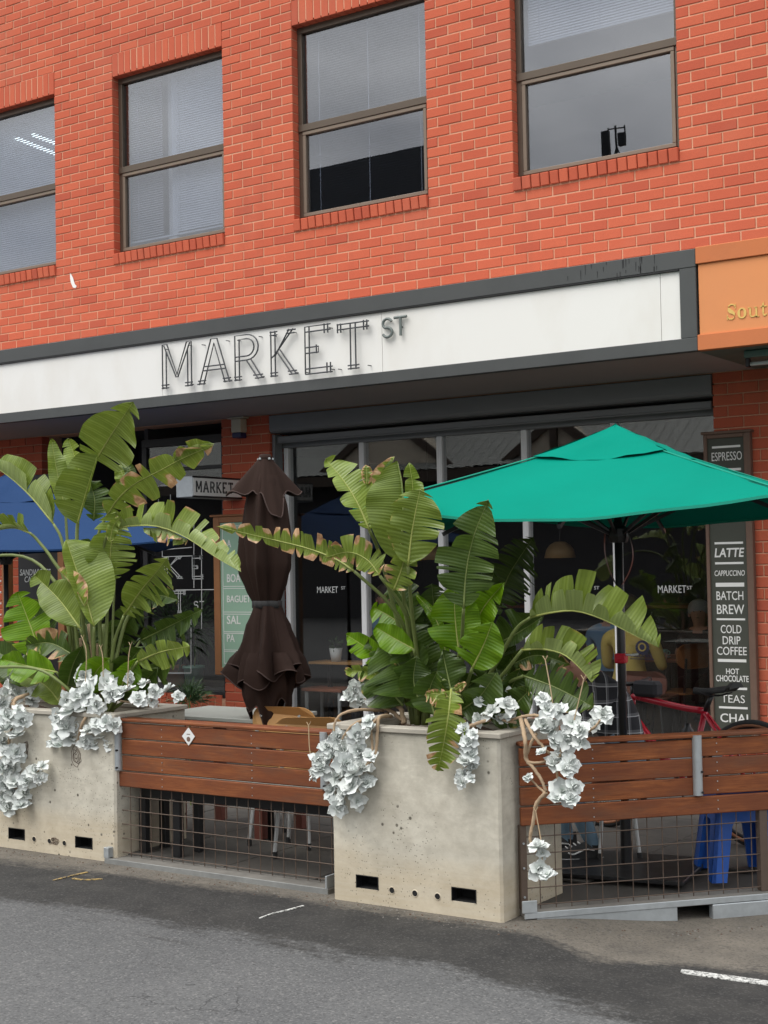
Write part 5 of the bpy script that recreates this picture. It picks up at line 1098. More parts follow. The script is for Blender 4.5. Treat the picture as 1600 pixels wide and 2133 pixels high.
succulent('silver succulent hanging over the fence end at the middle planter front left', -4.80,
    [(704, 1536, 24), (716, 1562, 24), (742, 1532, 24), (768, 1502, 18), (772, 1522, 18), (690, 1578, 24), (662, 1584, 22), (656, 1608, 20), (722, 1590, 28), (748, 1566, 26), (756, 1598, 24), (700, 1618, 26), (732, 1636, 28), (762, 1632, 22), (690, 1648, 22), (668, 1600, 20), (704, 1682, 24), (744, 1668, 22), (740, 1610, 26), (770, 1575, 18), (680, 1555, 18), (716, 1655, 22)],
    [(.0095, (815, 1492, .2), (790, 1495, .06), (786, 1530, .02), (782, 1570, .01), (768, 1590), (745, 1610)), (.008, (808, 1486, .22), (775, 1510, .05), (776, 1560, .01), (766, 1588)), (.008, (800, 1480, .25), (735, 1480, .1), (700, 1500, .03), (694, 1550)), (.007, (770, 1495, .1), (735, 1510, .03), (712, 1540)), (.006, (690, 1590), (712, 1630), (720, 1660))],
    [((652, 1590), (645, 1560), (643, 1512))])
succulent('grey silver succulent drooping beside the hanging leaf on the middle planter front', -4.79, [(966, 1522, 18), (976, 1545, 20), (986, 1530, 14), (962, 1556, 18), (982, 1572, 20), (968, 1586, 20), (984, 1602, 18), (966, 1612, 18), (962, 1630, 15), (980, 1622, 13)], [(.008, (1020, 1500, .16), (990, 1508, .05), (975, 1520, .01), (972, 1580), (970, 1620))])
succulent('silver succulent on the right part of the middle planter top, under the leaves', -4.62, [(1026, 1482, 24), (1056, 1470, 24), (1042, 1500, 18), (996, 1498, 16), (1002, 1462, 18), (1066, 1490, 18), (1008, 1440, 16, .1), (1060, 1440, 12, .12)], [(.008, (1075, 1505), (1050, 1500), (1030, 1490)), (.010, (985, 1515), (1005, 1505), (1025, 1495))])
succulent('large silver succulent with twisted bare stems hanging over the right fence', -4.74,
    [(1130, 1455, 18), (1140, 1478, 22), (1165, 1482, 22), (1192, 1505, 26), (1132, 1510, 24), (1150, 1522, 26), (1210, 1522, 22), (1256, 1488, 24, .1), (1240, 1510, 16, .08), (1182, 1540, 28), (1208, 1546, 20), (1156, 1545, 20), (1128, 1568, 14), (1168, 1576, 24), (1190, 1590, 24), (1152, 1590, 20), (1178, 1602, 20), (1172, 1648, 32), (1196, 1640, 20), (1160, 1664, 20), (1188, 1664, 20), (1102, 1618, 12), (1098, 1622, 10), (1120, 1764, 22), (1130, 1776, 16), (1124, 1812, 26), (1140, 1822, 20), (1214, 1552, 14)],
    [(.010, (1085, 1498, .1), (1094, 1540, .0), (1096, 1580), (1112, 1600), (1128, 1625), (1138, 1648)), (.009, (1095, 1500, .1), (1110, 1530), (1128, 1552), (1145, 1570)), (.008, (1118, 1528), (1102, 1558), (1098, 1585), (1130, 1588), (1150, 1578)), (.010, (1138, 1650), (1118, 1675), (1110, 1715), (1105, 1752), (1118, 1775)), (.006, (1140, 1655), (1122, 1640), (1105, 1622)), (.007, (1170, 1560), (1160, 1600), (1165, 1640)), (.009, (1150, 1500, .08), (1110, 1490, .1), (1060, 1500, .14)), (.007, (1215, 1530), (1238, 1515), (1250, 1500))],
    [((1130, 1830), (1128, 1760), (1116, 1690)), ((1155, 1490), (1146, 1430), (1136, 1375)), ((1196, 1500), (1208, 1450), (1216, 1415))])

# ---------------------------------------------------------------- outdoor furniture
BE = thing('steel_bench', 'long low steel framed bench behind the left mesh fence', 'bench', (-4.9, -4.4, .03))
obj('seat', (lambda q: (q.cbox(-5.55, -4.12, -4.50, -4.30, .395, .417, .003), q.cbox(-5.55, -4.12, -4.495, -4.305, .340, .394, .003)) and q)(MB()), M['black'], BE); obj('seat_top', MB().cbox(-5.56, -4.11, -4.51, -4.29, .418, .436, .003), M['tabletop'], BE)
for x in (-5.53, -5.28, -4.16):
    for y in (-4.49, -4.33): obj('leg', MB().cbox(x - .024, x + .024, y - .02, y + .02, .035, .339, .003), M['black'], BE)
TB = thing('outdoor_table', 'grey topped outdoor table with red timber legs beyond left fence', 'table', (-5.25, -3.75, .03))
obj('table_top', MB().cbox(-5.95, -5.10, -3.98, -3.45, .705, .73, .004), M['tabletop'], TB)
for x in (-5.80, -5.18):
    for y in (-3.90, -3.53): obj('leg', MB().cbox(x - .03, x + .03, y - .03, y + .03, .04, .714, .003), M['redwood'], TB)
def chair(name, label, o, rot, mseat, mleg, back_z=.80, group=None, rivets=False, w=.40, mb=None):
    T = thing(name, label, 'chair', o, rot, group); n = 12
    def rr(x0, x1, z0, z1, r):
        out = []
        for cx, cz, a in ((x1 - r, z0 + r, -90), (x1 - r, z1 - r, 0), (x0 + r, z1 - r, 90), (x0 + r, z0 + r, 180)):
            out += [(cx + r * math.cos(math.radians(a + 90 * i / 5)), cz + r * math.sin(math.radians(a + 90 * i / 5))) for i in range(6)]
        return out
    pts = rr(-w / 2, w / 2, back_z - .21, back_z, .085); q = MB(); k = len(pts)
    bend = lambda x: .06 * (x / (w / 2)) ** 2
    q.add([(x, -.20 - .02 * (z - back_z) - bend(x) * -1, z) for x, z in pts] + [(x, -.188 - .02 * (z - back_z) + bend(x), z) for x, z in pts], [tuple(range(k)), tuple(range(2 * k - 1, k - 1, -1))] + [(i, i + k, (i + 1) % k + k, (i + 1) % k) for i in range(k)])
    B = obj('backrest', q, mseat, T, w=False)
    if rivets:
        for x, z in ((-.12, back_z - .05), (.12, back_z - .05), (-.12, back_z - .15), (.12, back_z - .15)): obj('rivet', MB().lathe([(0, .006), (.009, .003), (.009, 0)], (0, 0, 0), 8) if False else MB().tube([(x, -.208 + bend(x), z), (x, -.2 + bend(x), z)], .008, 8), M['galv'], B, w=False)
    obj('seat', MB().prism([(x, z) for x, z in rr(-w / 2, w / 2, -.19, .21, .06)], .44, .455, 0, ((0, 0, 0), (1, 0, 0), (0, 1, 0), (0, 0, 1))), mseat, T, w=False)
    for sx in (-1, 1):
        obj('leg', MB().tube([(sx * .15, .15, .44), (sx * .185, .20, .012)], .011, 8), mleg, T, w=False)
        obj('leg', MB().tube([(sx * .145, -.19, back_z - .12), (sx * .15, -.165, .46), (sx * .19, -.22, .012)], .011, 8), mleg, T, w=False)
    for sx in (-1, 1):
        for y in (.20, -.22): obj('foot', MB().tube([(sx * .1865, y, .0), (sx * .1865, y * .99, .035)], .0135, 8), M['rubber'], T, w=False)
    return T
p = lz(-.53, 8.15); chair('plywood_chair', 'honey plywood chair beside folded umbrella, the further of two', (p[0], p[1], .038), math.radians(10), M['ply'], M['chairtube'], .775, 'plywood chairs behind the left fence', True)
p = lz(-.41, 7.86); chair('plywood_chair', 'honey plywood chair just behind the left fence, the nearer of two', (p[0], p[1], .038), math.radians(28), M['ply'], M['chairtube'], .745, 'plywood chairs behind the left fence', True)
# blue stool
BSo = thing('blue_step_stool', 'bright blue plastic stool with splayed legs behind the right mesh', 'stool', (-2.515, -3.475, .038), math.radians(36))
def splay(mb, side, th=.02, b0=.178, b1=.125, h=.44):
    a = side * PI / 2; ux = np.array([math.cos(a), math.sin(a), 0]); un = np.array([math.sin(a), -math.cos(a), 0])
    P = lambda x, z, d=0: ux * x + un * (b0 + (b1 - b0) * z / h - d) + np.array([0, 0, z])
    pts = [(-b0, 0), (-b0 + .075, 0), (-.062, .26), (-.05, .285), (.05, .285), (.062, .26), (b0 - .075, 0), (b0, 0), (b1, h), (-b1, h)]; k = len(pts)
    mb.add([P(x, z) for x, z in pts] + [P(x, z, th) for x, z in pts], [(0, 1, 2, 9), (2, 3, 9), (3, 4, 8, 9), (4, 5, 8), (5, 6, 7, 8)] + [tuple(i + k for i in f[::-1]) for f in [(0, 1, 2, 9), (2, 3, 9), (3, 4, 8, 9), (4, 5, 8), (5, 6, 7, 8)]] + [(i, (i + 1) % k, (i + 1) % k + k, i + k) for i in range(k)])
for s in range(4): obj('side_panel', splay(MB(), s) or (lambda q: (splay(q, s), q)[1])(MB()), M['blueplastic'], BSo, w=False)
obj('seat', MB().cbox(-.135, .135, -.135, .135, .441, .462, .008), M['blueplastic'], BSo, w=False)

# ---------------------------------------------------------------- bicycle
ra = lz(1.975, 7.7); hd = lz(1.43, 8.25); rz_ = math.atan2(hd[1] - ra[1], hd[0] - ra[0])
BK = thing('bicycle', 'red bicycle with black saddle and tan tyres behind the right fence', 'bicycle', (ra[0], ra[1], .038), rz_)
def wheel(x):
    W = obj('wheel', (lambda q: (q.add(*torus((x, 0, .34), .305, .011, 40, 6)),) and q)(MB()), M['black'], BK, w=False, smooth=True)
    obj('tyre', MB().add(*torus((x, 0, .34), .328, .019, 48, 8)), M['rubber'], W, w=False, smooth=True)
    obj('sidewall', (lambda q: (q.add(*torus((x, -.014, .34), .317, .009, 48, 6)), q.add(*torus((x, .014, .34), .317, .009, 48, 6))) and q)(MB()), M['tan'], W, w=False, smooth=True)
    sp = MB()
    for i in range(20):
        a = 2 * PI * i / 20; sp.tube([(x + .02 * math.cos(a + .7), .02 * (-1) ** i, .34 + .02 * math.sin(a + .7)), (x + .302 * math.cos(a), 0, .34 + .302 * math.sin(a))], .0012, 4)
    obj('spokes', sp, M['galv'], W, w=False); obj('hub', MB().tube([(x, -.05, .34), (x, .05, .34)], .022, 10), M['black'], W, w=False)
def torus(c, R, r, n, m):
    V = [(c[0] + (R + r * math.cos(2 * PI * j / m)) * math.cos(2 * PI * i / n), c[1] + r * math.sin(2 * PI * j / m), c[2] + (R + r * math.cos(2 * PI * j / m)) * math.sin(2 * PI * i / n)) for i in range(n) for j in range(m)]
    return V, [(i * m + j, i * m + (j + 1) % m, ((i + 1) % n) * m + (j + 1) % m, ((i + 1) % n) * m + j) for i in range(n) for j in range(m)]
wheel(0); wheel(1.02)
bb, sc_, hb, ht = (.43, 0, .28), (.305, 0, .715), (.805, 0, .675), (.785, 0, .775)
fr = MB(); fr.tube([bb, sc_], .017, 10); fr.tube(catmull([sc_, (.45, 0, .725), (.66, 0, .755), ht], 10), .019, 10); fr.tube([bb, (.64, 0, .49), hb], .026, 10); fr.tube([hb, ht], .021, 10)
for sy in (-1, 1): fr.tube([(.30, sy * .012, .70), (.0, sy * .055, .34)], .0095, 8); fr.tube([(.42, sy * .02, .28), (.0, sy * .055, .34)], .0105, 8)
obj('frame', fr, M['redpaint'], BK, w=False, smooth=True)
fk = MB()
for sy in (-1, 1): fk.tube(catmull([hb, (.87, sy * .045, .52), (1.02, sy * .05, .34)], 8), .012, 8)
fk.tube([ht, (.785, 0, .83)], .015, 8); obj('fork', fk, M['black'], BK, w=False, smooth=True)
sd_ = MB(); G = []
for i in range(13):
    u = i / 12; w_ = .018 + .055 * max(0, (.55 - u)) ** .7 * 1.5 if u < .55 else .018; x = .10 + .27 * u; z = .838 + .012 * math.cos(u * PI * 1.2) + (.018 if u < .12 else 0)
    G.append([(x, w_ * math.cos(a), z + .016 * math.sin(a) - (.02 * abs(math.cos(a)) ** 4)) for a in [2 * PI * j / 12 for j in range(12)]])
sd_.grid(G, closed=True); sd_.add(G[0], [tuple(range(11, -1, -1))]); sd_.add(G[-1], [tuple(range(12))]); S_ = obj('saddle', sd_, M['rubber'], BK, w=False, smooth=True)
obj('saddle_rails', (lambda q: [q.tube([(.14, s * .022, .825), (.20, s * .022, .805), (.28, s * .022, .805), (.34, s * .012, .825)], .0035, 6) for s in (-1, 1)] and q)(MB()), M['black'], S_, w=False)
obj('seat_post', MB().tube([sc_, (.255, 0, .808)], .0145, 10), M['black'], BK, w=False, smooth=True)
obj('handlebar', MB().tube(catmull([(.86, -.22, .84), (.80, -.18, .855), (.775, 0, .845), (.80, .18, .855), (.86, .22, .84)], 16), .0135, 8), M['black'], BK, w=False, smooth=True)
obj('grip', (lambda q: [q.tube([(.80, s * .19, .855), (.865, s * .225, .838), (.87, s * .2, .79), (.82, s * .2, .74)], .016, 8) for s in (-1, 1)] and q)(MB()), M['rubber'], BK, w=False, smooth=True)
obj('frame_bag', MB().cbox(.60, .765, -.045, .045, .775, .865, .018), M['darkcloth'], BK, w=False)
ck = MB(); ck.add(*torus((.43, -.045, .28), .088, .006, 28, 5)); ck.tube([(.43, -.055, .28), (.36, -.06, .13)], .011, 6); ck.tube([(.43, .055, .28), (.50, .06, .43)], .011, 6); obj('crank', ck, M['black'], BK, w=False)
obj('bottle', MB().lathe([(0, 0), (.034, 0), (.034, .13), (.02, .15), (.018, .17), (0, .172)], (.42, 0, .47), 14), M['black'], BK, w=False, smooth=True)

# ---------------------------------------------------------------- people
def person(name, label, J, mats, hair='hair', extra=None):
    """J: joint positions; body grown from the skeleton as one surface."""
    T = thing(name, label, 'person', (J['pel'][0], J['pel'][1], .03))
    V, E, R, Zn = [], [], [], []
    def ch(keys, rad, zones, start=None):
        prev = start
        for kx, r, z in zip(keys, rad, zones):
            V.append(np.array(J[kx] if isinstance(kx, str) else kx, float)); R.append(r); Zn.append(z); i = len(V) - 1
            if prev is not None: E.append((prev, i))
            prev = i
        return prev
    top, leg, arm, shoe = mats['top'], mats['leg'], mats['arm'], mats['shoe']
    pel, neck = np.array(J['pel']), np.array(J['neck']); ax = unit(neck - pel); L_ = np.linalg.norm(neck - pel)
    ch(['pel'], [.135], [leg]); sp = ch([pel + ax * L_ * .3, pel + ax * L_ * .62, pel + ax * L_ * .86], [.135, .148, .125], [top] * 3, 0); chest = sp
    hd_ = np.array(J['head']); u = unit(hd_ - neck)
    nk = ch([neck + u * .02], [.060], ['skin'], chest); ch([hd_ - u * .07, hd_, hd_ + u * .07], [.078, .098, .082], ['skin'] * 3, nk)
    for s in 'LR':
        if 'sh' + s not in J: continue
        a = ch(['sh' + s, 'el' + s, 'wr' + s], [.066, .046, .030], [top, arm, 'skin'], chest)
        w_, e_ = np.array(J['wr' + s]), np.array(J['el' + s]); d = unit(w_ - e_); sd = unit(np.cross(d, (0.2, .3, 1))); nn = np.cross(d, sd)
        pm = ch([w_ + d * .055], [.030], ['skin'], a)
        for f in range(4):
            o = sd * (f - 1.5) * .019; l = (.072, .082, .078, .06)[f]; ch([w_ + d * .09 + o, w_ + d * (.09 + l * .55) + o - nn * .014, w_ + d * (.09 + l * .85) + o - nn * .036], [.0095, .0085, .0075], ['skin'] * 3, pm)
        ch([w_ + d * .05 + sd * -.038, w_ + d * .085 + sd * -.052 - nn * .015], [.0105, .009], ['skin'] * 2, pm)
    for s in 'LR':
        if 'hip' + s not in J: continue
        k_ = ch(['hip' + s, 'kn' + s, 'an' + s], [.088, .062, .046], [leg, leg, leg], 0); an = np.array(J['an' + s]); ch(['heel' + s] if 'heel' + s in J else [an + np.array([0, 0, -.05])], [.042], [shoe], k_); ch(['toe' + s], [.034], [shoe], len(V) - 1)
    me = bpy.data.meshes.new('body_skeleton'); me.from_pydata([tuple(v) for v in V], E, []); o = bpy.data.objects.new('body_skeleton', me); COL.objects.link(o)
    md = o.modifiers.new('s', 'SKIN'); md.use_smooth_shade = True
    for i, sv in enumerate(me.skin_vertices[0].data): sv.radius = (R[i], R[i]); sv.use_root = (i == 0)
    o.modifiers.new('d', 'SUBSURF').levels = 2
    dg = bpy.context.evaluated_depsgraph_get(); bm_ = bpy.data.meshes.new_from_object(o.evaluated_get(dg)); bpy.data.objects.remove(o)
    Vn = np.array(V); off = np.array(ORG[T.name]); names = sorted(set(Zn)); me2 = bm_; me2.materials.clear()
    for n_ in names: me2.materials.append(M[n_])
    Ea = np.array([(Vn[a], Vn[b]) for a, b in E]); Ez = [Zn[b] for a, b in E]
    for p_ in me2.polygons:
        c = np.array(p_.center); ab = Ea[:, 1] - Ea[:, 0]; t = np.clip(((c - Ea[:, 0]) * ab).sum(1) / ((ab ** 2).sum(1) + 1e-9), 0, 1); dd = np.linalg.norm(Ea[:, 0] + ab * t[:, None] - c, axis=1)
        i = int(dd.argmin()); z = Ez[i]; a_ = Zn[E[i][0]]
        if a_ != z and t[i] < .5: z = a_
        p_.material_index = names.index(z); p_.use_smooth = True
    for v in me2.vertices: v.co = [a - b for a, b in zip(v.co, off)]
    B = place('body', me2, T)
    f = unit(J['face']); up = u; rt = np.cross(f, up); hc = MB(); G = []
    for i in range(9):
        th = PI * .62 * i / 8; row = []
        for j in range(18):
            ph = 2 * PI * j / 18; d = up * math.cos(th) + (f * math.cos(ph) + rt * math.sin(ph)) * math.sin(th); cut = max(0, d @ f); rr_ = .112 * (1 - .0 * cut)
            lim = 1.0 if (d @ f) < .35 or th < .8 else .86; row.append(hd_ + up * .02 - f * .012 + d * rr_ * lim)
        G.append(row)
    hc.grid(G, closed=True); obj('hair', hc, M[hair], T, smooth=True)
    fc = MB()
    fc.lathe([(0, .012), (.010, 0), (.0, -.014)], tuple(hd_ + f * .098 - up * .02), 8); fc.lathe([(0, .02), (.014, .01), (.014, -.02), (0, -.03)], tuple(hd_ + rt * .097 - up * .02), 8); fc.lathe([(0, .02), (.014, .01), (.014, -.02), (0, -.03)], tuple(hd_ - rt * .097 - up * .02), 8)
    obj('face_features', fc, M['skin'], T, smooth=True)
    ey = MB(); [ey.lathe([(0, .007), (.007, 0), (0, -.007)], tuple(hd_ + f * .090 + rt * s * .034 + up * .005), 8) for s in (-1, 1)]; ey.box(*[v for c_ in (hd_ + f * .092 - up * .055) for v in (c_ - .012, c_ + .012)][:4], hd_[2] - .058, hd_[2] - .053); obj('eyes', ey, M['black'], T)
    if extra: extra(T)
    return T
def loc3(base, f, r, a, b, z): return (base[0] + f[0] * a + r[0] * b, base[1] + f[1] * a + r[1] * b, z)
# seated outside, hunched, facing left along the pavement
c0 = lz(1.20, 7.55); f0 = unit((-math.cos(YAW), -math.sin(YAW), 0)); r0 = np.array([f0[1], -f0[0], 0]); P = lambda a, b, z: loc3(c0, f0, r0, a, b, z)
def shoes(T):
    for an, to, hl in ((P(.27, .07, .13), P(.40, .05, .075), P(.24, .07, .07)), (P(.16, -.10, .13), P(.30, -.12, .075), P(.13, -.10, .07))):
        a, b = np.array(hl), np.array(to); d = unit(b - a); s_ = np.cross(d, (0, 0, 1)); q = MB(); G = []
        for i in range(9):
            u = i / 8; w_ = .036 + .012 * math.sin(PI * (u * .9 + .1)); h_ = (.10 - .055 * u) if u < .6 else .067 - .06 * (u - .6); c = a - d * .03 + d * (.235 * u); w_ *= (.7 if i in (0, 8) else 1)
            G.append([(*(c[:2] + s_[:2] * w_ * math.cos(t)), .060 + max(0, h_ * math.sin(t)) if math.sin(t) > 0 else .060) for t in [PI * j / 8 for j in range(9)]])
        q.grid(G); q.add(G[0], [tuple(range(9))]); q.add(G[-1], [tuple(range(8, -1, -1))]); S = obj('shoe', q, M['rubber'], T, smooth=True)
        so_ = MB(); pts = [a - d * .033 + s_ * .036, a + d * .09 + s_ * .047, a + d * .17 + s_ * .048, a + d * .212 + s_ * .025, a + d * .212 - s_ * .025, a + d * .17 - s_ * .048, a + d * .09 - s_ * .047, a - d * .033 - s_ * .036]
        k = len(pts); so_.add([(p[0], p[1], .038) for p in pts] + [(p[0], p[1], .062) for p in pts], [tuple(range(k)), tuple(range(2 * k - 1, k - 1, -1))] + [(i, (i + 1) % k, (i + 1) % k + k, i + k) for i in range(k)]); obj('sole', so_, M['pot_white'], S)
        la = MB()
        for sgn in (1, -1):
            la.tube(catmull([a + d * .02 + s_ * sgn * .043 + np.array([0, 0, .03]), a + d * .07 + s_ * sgn * .049 + np.array([0, 0, .035]), a + d * .13 + s_ * sgn * .050 + np.array([0, 0, .012]), a + d * .16 + s_ * sgn * .049 + np.array([0, 0, .02])], 8), .004, 5)
        for i in range(4): la.tube([a + d * (.09 + .022 * i) + s_ * .022 + np.array([0, 0, .062 - .008 * i]), a + d * (.09 + .022 * i) - s_ * .022 + np.array([0, 0, .062 - .008 * i])], .004, 5)
        obj('laces', la, M['pot_white'], S)
person('person', 'hunched seated person in plaid shirt, jeans and black sneakers behind the right succulent', {'pel': P(-.12, 0, .56), 'neck': P(.13, 0, .99), 'head': P(.245, .0, 1.075), 'face': (f0[0], f0[1], -.35), 'shL': P(.06, -.17, .93), 'elL': P(.20, -.20, .72), 'wrL': P(.38, -.10, .74), 'shR': P(.06, .17, .93), 'elR': P(.20, .20, .72), 'wrR': P(.38, .10, .74),
    'hipL': P(-.08, -.10, .54), 'knL': P(.30, -.12, .52), 'anL': P(.16, -.10, .16), 'heelL': P(.13, -.10, .085), 'toeL': P(.28, -.12, .078), 'hipR': P(-.08, .10, .54), 'knR': P(.33, .09, .52), 'anR': P(.27, .07, .16), 'heelR': P(.24, .07, .085), 'toeR': P(.38, .05, .078)}, {'top': 'plaid', 'arm': 'plaid', 'leg': 'jeans', 'shoe': 'rubber'}, 'hair', shoes)
ST = thing('stool', 'pale tubular stool under the seated person behind the right mesh', 'stool', (c0[0], c0[1], .038))
obj('seat', MB().lathe([(0, .0), (.165, 0), (.172, .012), (.165, .03), (0, .032)], tuple(np.array(P(-.04, 0, .415))), 20), M['seatwood'], ST)
for a, b in ((.12, .12), (-.09, .12), (.12, -.12), (-.09, -.12)):
    q0, q1 = np.array(P(a * .7, b * .8, .414)), np.array(P(a, b * 1.3, .05)); L1 = obj('leg', MB().tube([q0, q1], .0105, 8), M['chairtube'], ST); obj('foot', MB().tube([q1 - (0, 0, .012), q1 + (q0 - q1) * .1], .0135, 8), M['rubber'], L1)
# indoors
yb = .72; c1 = at(1312, 1400, yb)
def decal(T):
    q = MB(); o = at(1338, 1349, yb - .175); q.tube([o, o + np.array([0, .004, 0])], .060, 24); obj('emblem', q, M['navy'], T)
    q = MB(); q.add(*torus(tuple(o + np.array([0, -.003, .004])), .030, .007, 24, 5)); obj('emblem_ring', q, M['yellow'], T)
    q = MB(); p_ = at(1315, 1369, yb - .178); text(q, 'AGONIA', p_, UX, UZ, UN, .185, .036, .003, .01); q.box(p_[0] - .01, p_[0] + .20, p_[1] - .002, p_[1], p_[2] - .016, p_[2] - .010); obj('print', q, M['navy'], T)
x, y = c1[0], yb
person('person', 'person in yellow printed t-shirt sitting with back to the cafe window', {'pel': (x, y, .50), 'neck': (x - .01, y + .03, 1.02), 'head': (x - .03, y + .05, 1.19), 'face': (-.2, 1, 0), 'shL': (x - .205, y + .01, .945), 'elL': (x - .25, y + .10, .70), 'wrL': (x - .16, y + .32, .74), 'shR': (x + .205, y + .01, .945), 'elR': (x + .25, y + .10, .70), 'wrR': (x + .16, y + .32, .74),
    'hipL': (x - .1, y + .04, .48), 'knL': (x - .14, y + .45, .47), 'anL': (x - .14, y + .42, .12), 'toeL': (x - .15, y + .55, .06), 'hipR': (x + .1, y + .04, .48), 'knR': (x + .14, y + .45, .47), 'anR': (x + .14, y + .42, .12), 'toeR': (x + .15, y + .55, .06)}, {'top': 'yellow', 'arm': 'yellow', 'leg': 'darkcloth', 'shoe': 'rubber'}, 'hair', decal)
def sitter(label, x, y, fy, top, hair, sh=0.0):
    person('person', label, {'pel': (x, y, .50 + sh), 'neck': (x, y + fy * .03, 1.0 + sh), 'head': (x, y + fy * .05, 1.17 + sh), 'face': (.2, fy, 0), 'shL': (x - .19, y, .93 + sh), 'elL': (x - .23, y + fy * .12, .70 + sh), 'wrL': (x - .12, y + fy * .33, .76 + sh), 'shR': (x + .19, y, .93 + sh), 'elR': (x + .23, y + fy * .12, .70 + sh), 'wrR': (x + .12, y + fy * .33, .76 + sh),
        'hipL': (x - .1, y + fy * .04, .48 + sh), 'knL': (x - .13, y + fy * .42, .47 + sh), 'anL': (x - .13, y + fy * .4, .12), 'toeL': (x - .13, y + fy * .54, .06), 'hipR': (x + .1, y + fy * .04, .48 + sh), 'knR': (x + .13, y + fy * .42, .47 + sh), 'anR': (x + .13, y + fy * .4, .12), 'toeR': (x + .13, y + fy * .54, .06)}, {'top': top, 'arm': 'skin' if top == 'bluecot' else top, 'leg': 'darkcloth', 'shoe': 'rubber'}, hair)
sitter('person in pale blue top half hidden beside the yellow t-shirt in the cafe', at(1270, 1360, 1.75)[0], 1.75, 1, 'bluecot', 'hair')
sitter('grey haired person in dark jacket facing out, deep in the cafe', at(1412, 1300, 2.6)[0], 3.2, -1, 'darkcloth', 'greyhair', -.10)
sitter('person in blue with bare arms behind the glass left of the middle plant', at(812, 1300, .95)[0], .95, -1, 'bluecot', 'hair', .12)
def table_in(label, x, y, w, d, z, m):
    T = thing('cafe_table', label, 'table', (x, y, .03)); obj('table_top', MB().cbox(x - w / 2, x + w / 2, y - d / 2, y + d / 2, z - .025, z, .004), m, T); obj('pedestal', MB().tube([(x, y, .03), (x, y, z - .025)], .03, 10), M['black'], T); obj('foot', MB().cbox(x - .2, x + .2, y - .2, y + .2, .027, .045), M['black'], T); return T
tx = at(1400, 1392, 1.5)[0]; table_in('small cafe table indoors carrying a pale cup', tx, 1.55, .62, .6, .74, M['seatwood']); table_in('cafe table indoors in front of the yellow t-shirt', x, 1.55, .6, .55, .73, M['seatwood'])
CU = thing('coffee_cup', 'pale green cup and saucer on the indoor table at right', 'cup', (tx - .02, 1.35, .741))
obj('cup', MB().lathe([(.02, .0), (.034, .012), (.042, .045), (.044, .062), (.040, .060), (.03, .012)], (tx - .02, 1.35, .752), 16), M['pot_mint'], CU, smooth=True); obj('saucer', MB().lathe([(0, 0), (.05, .0), (.072, .010), (.07, .012), (0, .006)], (tx - .02, 1.35, .742), 18), M['pot_white'], CU, smooth=True); obj('handle', MB().add(*torus((tx + .032, 1.35, .785), .016, .004, 12, 5)), M['pot_mint'], CU)
chair('cafe_chair', 'orange timber cafe chair indoors left of the red seat beside the menu board', (at(1352, 1430, .62)[0], .62, .03), math.radians(4), M['redwood'], M['black'], .665, 'timber chairs inside the cafe')
chair('cafe_chair', 'orange timber cafe chair indoors turned side on near the menu board', (at(1420, 1430, 1.1)[0], 1.1, .03), math.radians(70), M['oakframe'], M['black'], .86, 'timber chairs inside the cafe')
LG = thing('window_ledge', 'narrow honey timber bench top behind the left shopfront pane', 'ledge', (-7.8, .55, .03)); obj('top', MB().cbox(-8.08, -6.55, .42, .70, .675, .70, .004), M['ply'], LG); [obj('leg', MB().cbox(xx, xx + .04, .54, .58, .03, .6745), M['black'], LG) for xx in (-7.95, -6.7)]
SP_ = thing('pot_plant', 'small plant in white tapered pot on the window ledge', 'pot plant', (at(700, 1370, .5)[0], .5, .70)); px_ = at(700, 1370, .5)[0]
obj('pot', MB().lathe([(0, 0), (.045, 0), (.062, .125), (.055, .125), (.05, .10), (0, .10)], (px_, .5, .7005), 18), M['pot_white'], SP_, smooth=True)
def foliage(c, R, n, l, w_, seed, up=.3):
    r_ = random.Random(seed); q = MB()
    for i in range(n):
        d = unit((r_.gauss(0, 1), r_.gauss(0, 1), r_.gauss(up, .8))); b = np.array(c) + d * R * r_.uniform(.1, .9); s = unit(np.cross(d, (r_.random(), r_.random(), r_.random()))); t = b + d * l * r_.uniform(.6, 1.2) - np.array([0, 0, l * .25]); m = (b + t) / 2 + np.array([0, 0, l * .12])
        q.add([b, m + s * w_, t, m - s * w_], [(0, 1, 2, 3)])
    return q
obj('foliage', foliage((px_, .5, .85), .06, 90, .05, .010, 4), M['pale_fol'], SP_)
for lab, px, m, fs in (('clay pot with trailing dark foliage in the left shop window', 365, 'pot_clay', 5), ('mint green pot with tall dark foliage in the left shop window', 404, 'pot_mint', 6)):
    c = at(px, 1425, .32); T = thing('pot_plant', lab, 'pot plant', (c[0], .32, .42)); obj('pot', MB().lathe([(0, 0), (.075, 0), (.10, .19), (.11, .19), (.11, .215), (.092, .215), (.085, .17), (0, .17)], (c[0], .32, .4205), 18), M[m], T, smooth=True)
    obj('foliage', foliage((c[0], .32, 1.0), .36, 420, .16, .016, fs), M['pale_fol'], T); obj('stem', MB().tube([(c[0], .32, .58), (c[0] + .03, .33, .8), (c[0], .32, 1.1)], .008, 6), M['stalk'], T)
wsb = thing('window_shelf', 'dark sill shelf carrying the pots in the left shop window', 'shelf', (-9.3, .3, .3)); obj('shelf', MB().cbox(-9.80, -8.76, .17, .5, .385, .419, .003), M['dark'], wsb)
BS2 = thing('bar_stool', 'low timber topped stool with grey steel legs behind the left pane', 'stool', (at(687, 1437, .5)[0], .5, .03)); xs_ = at(687, 1437, .5)[0]
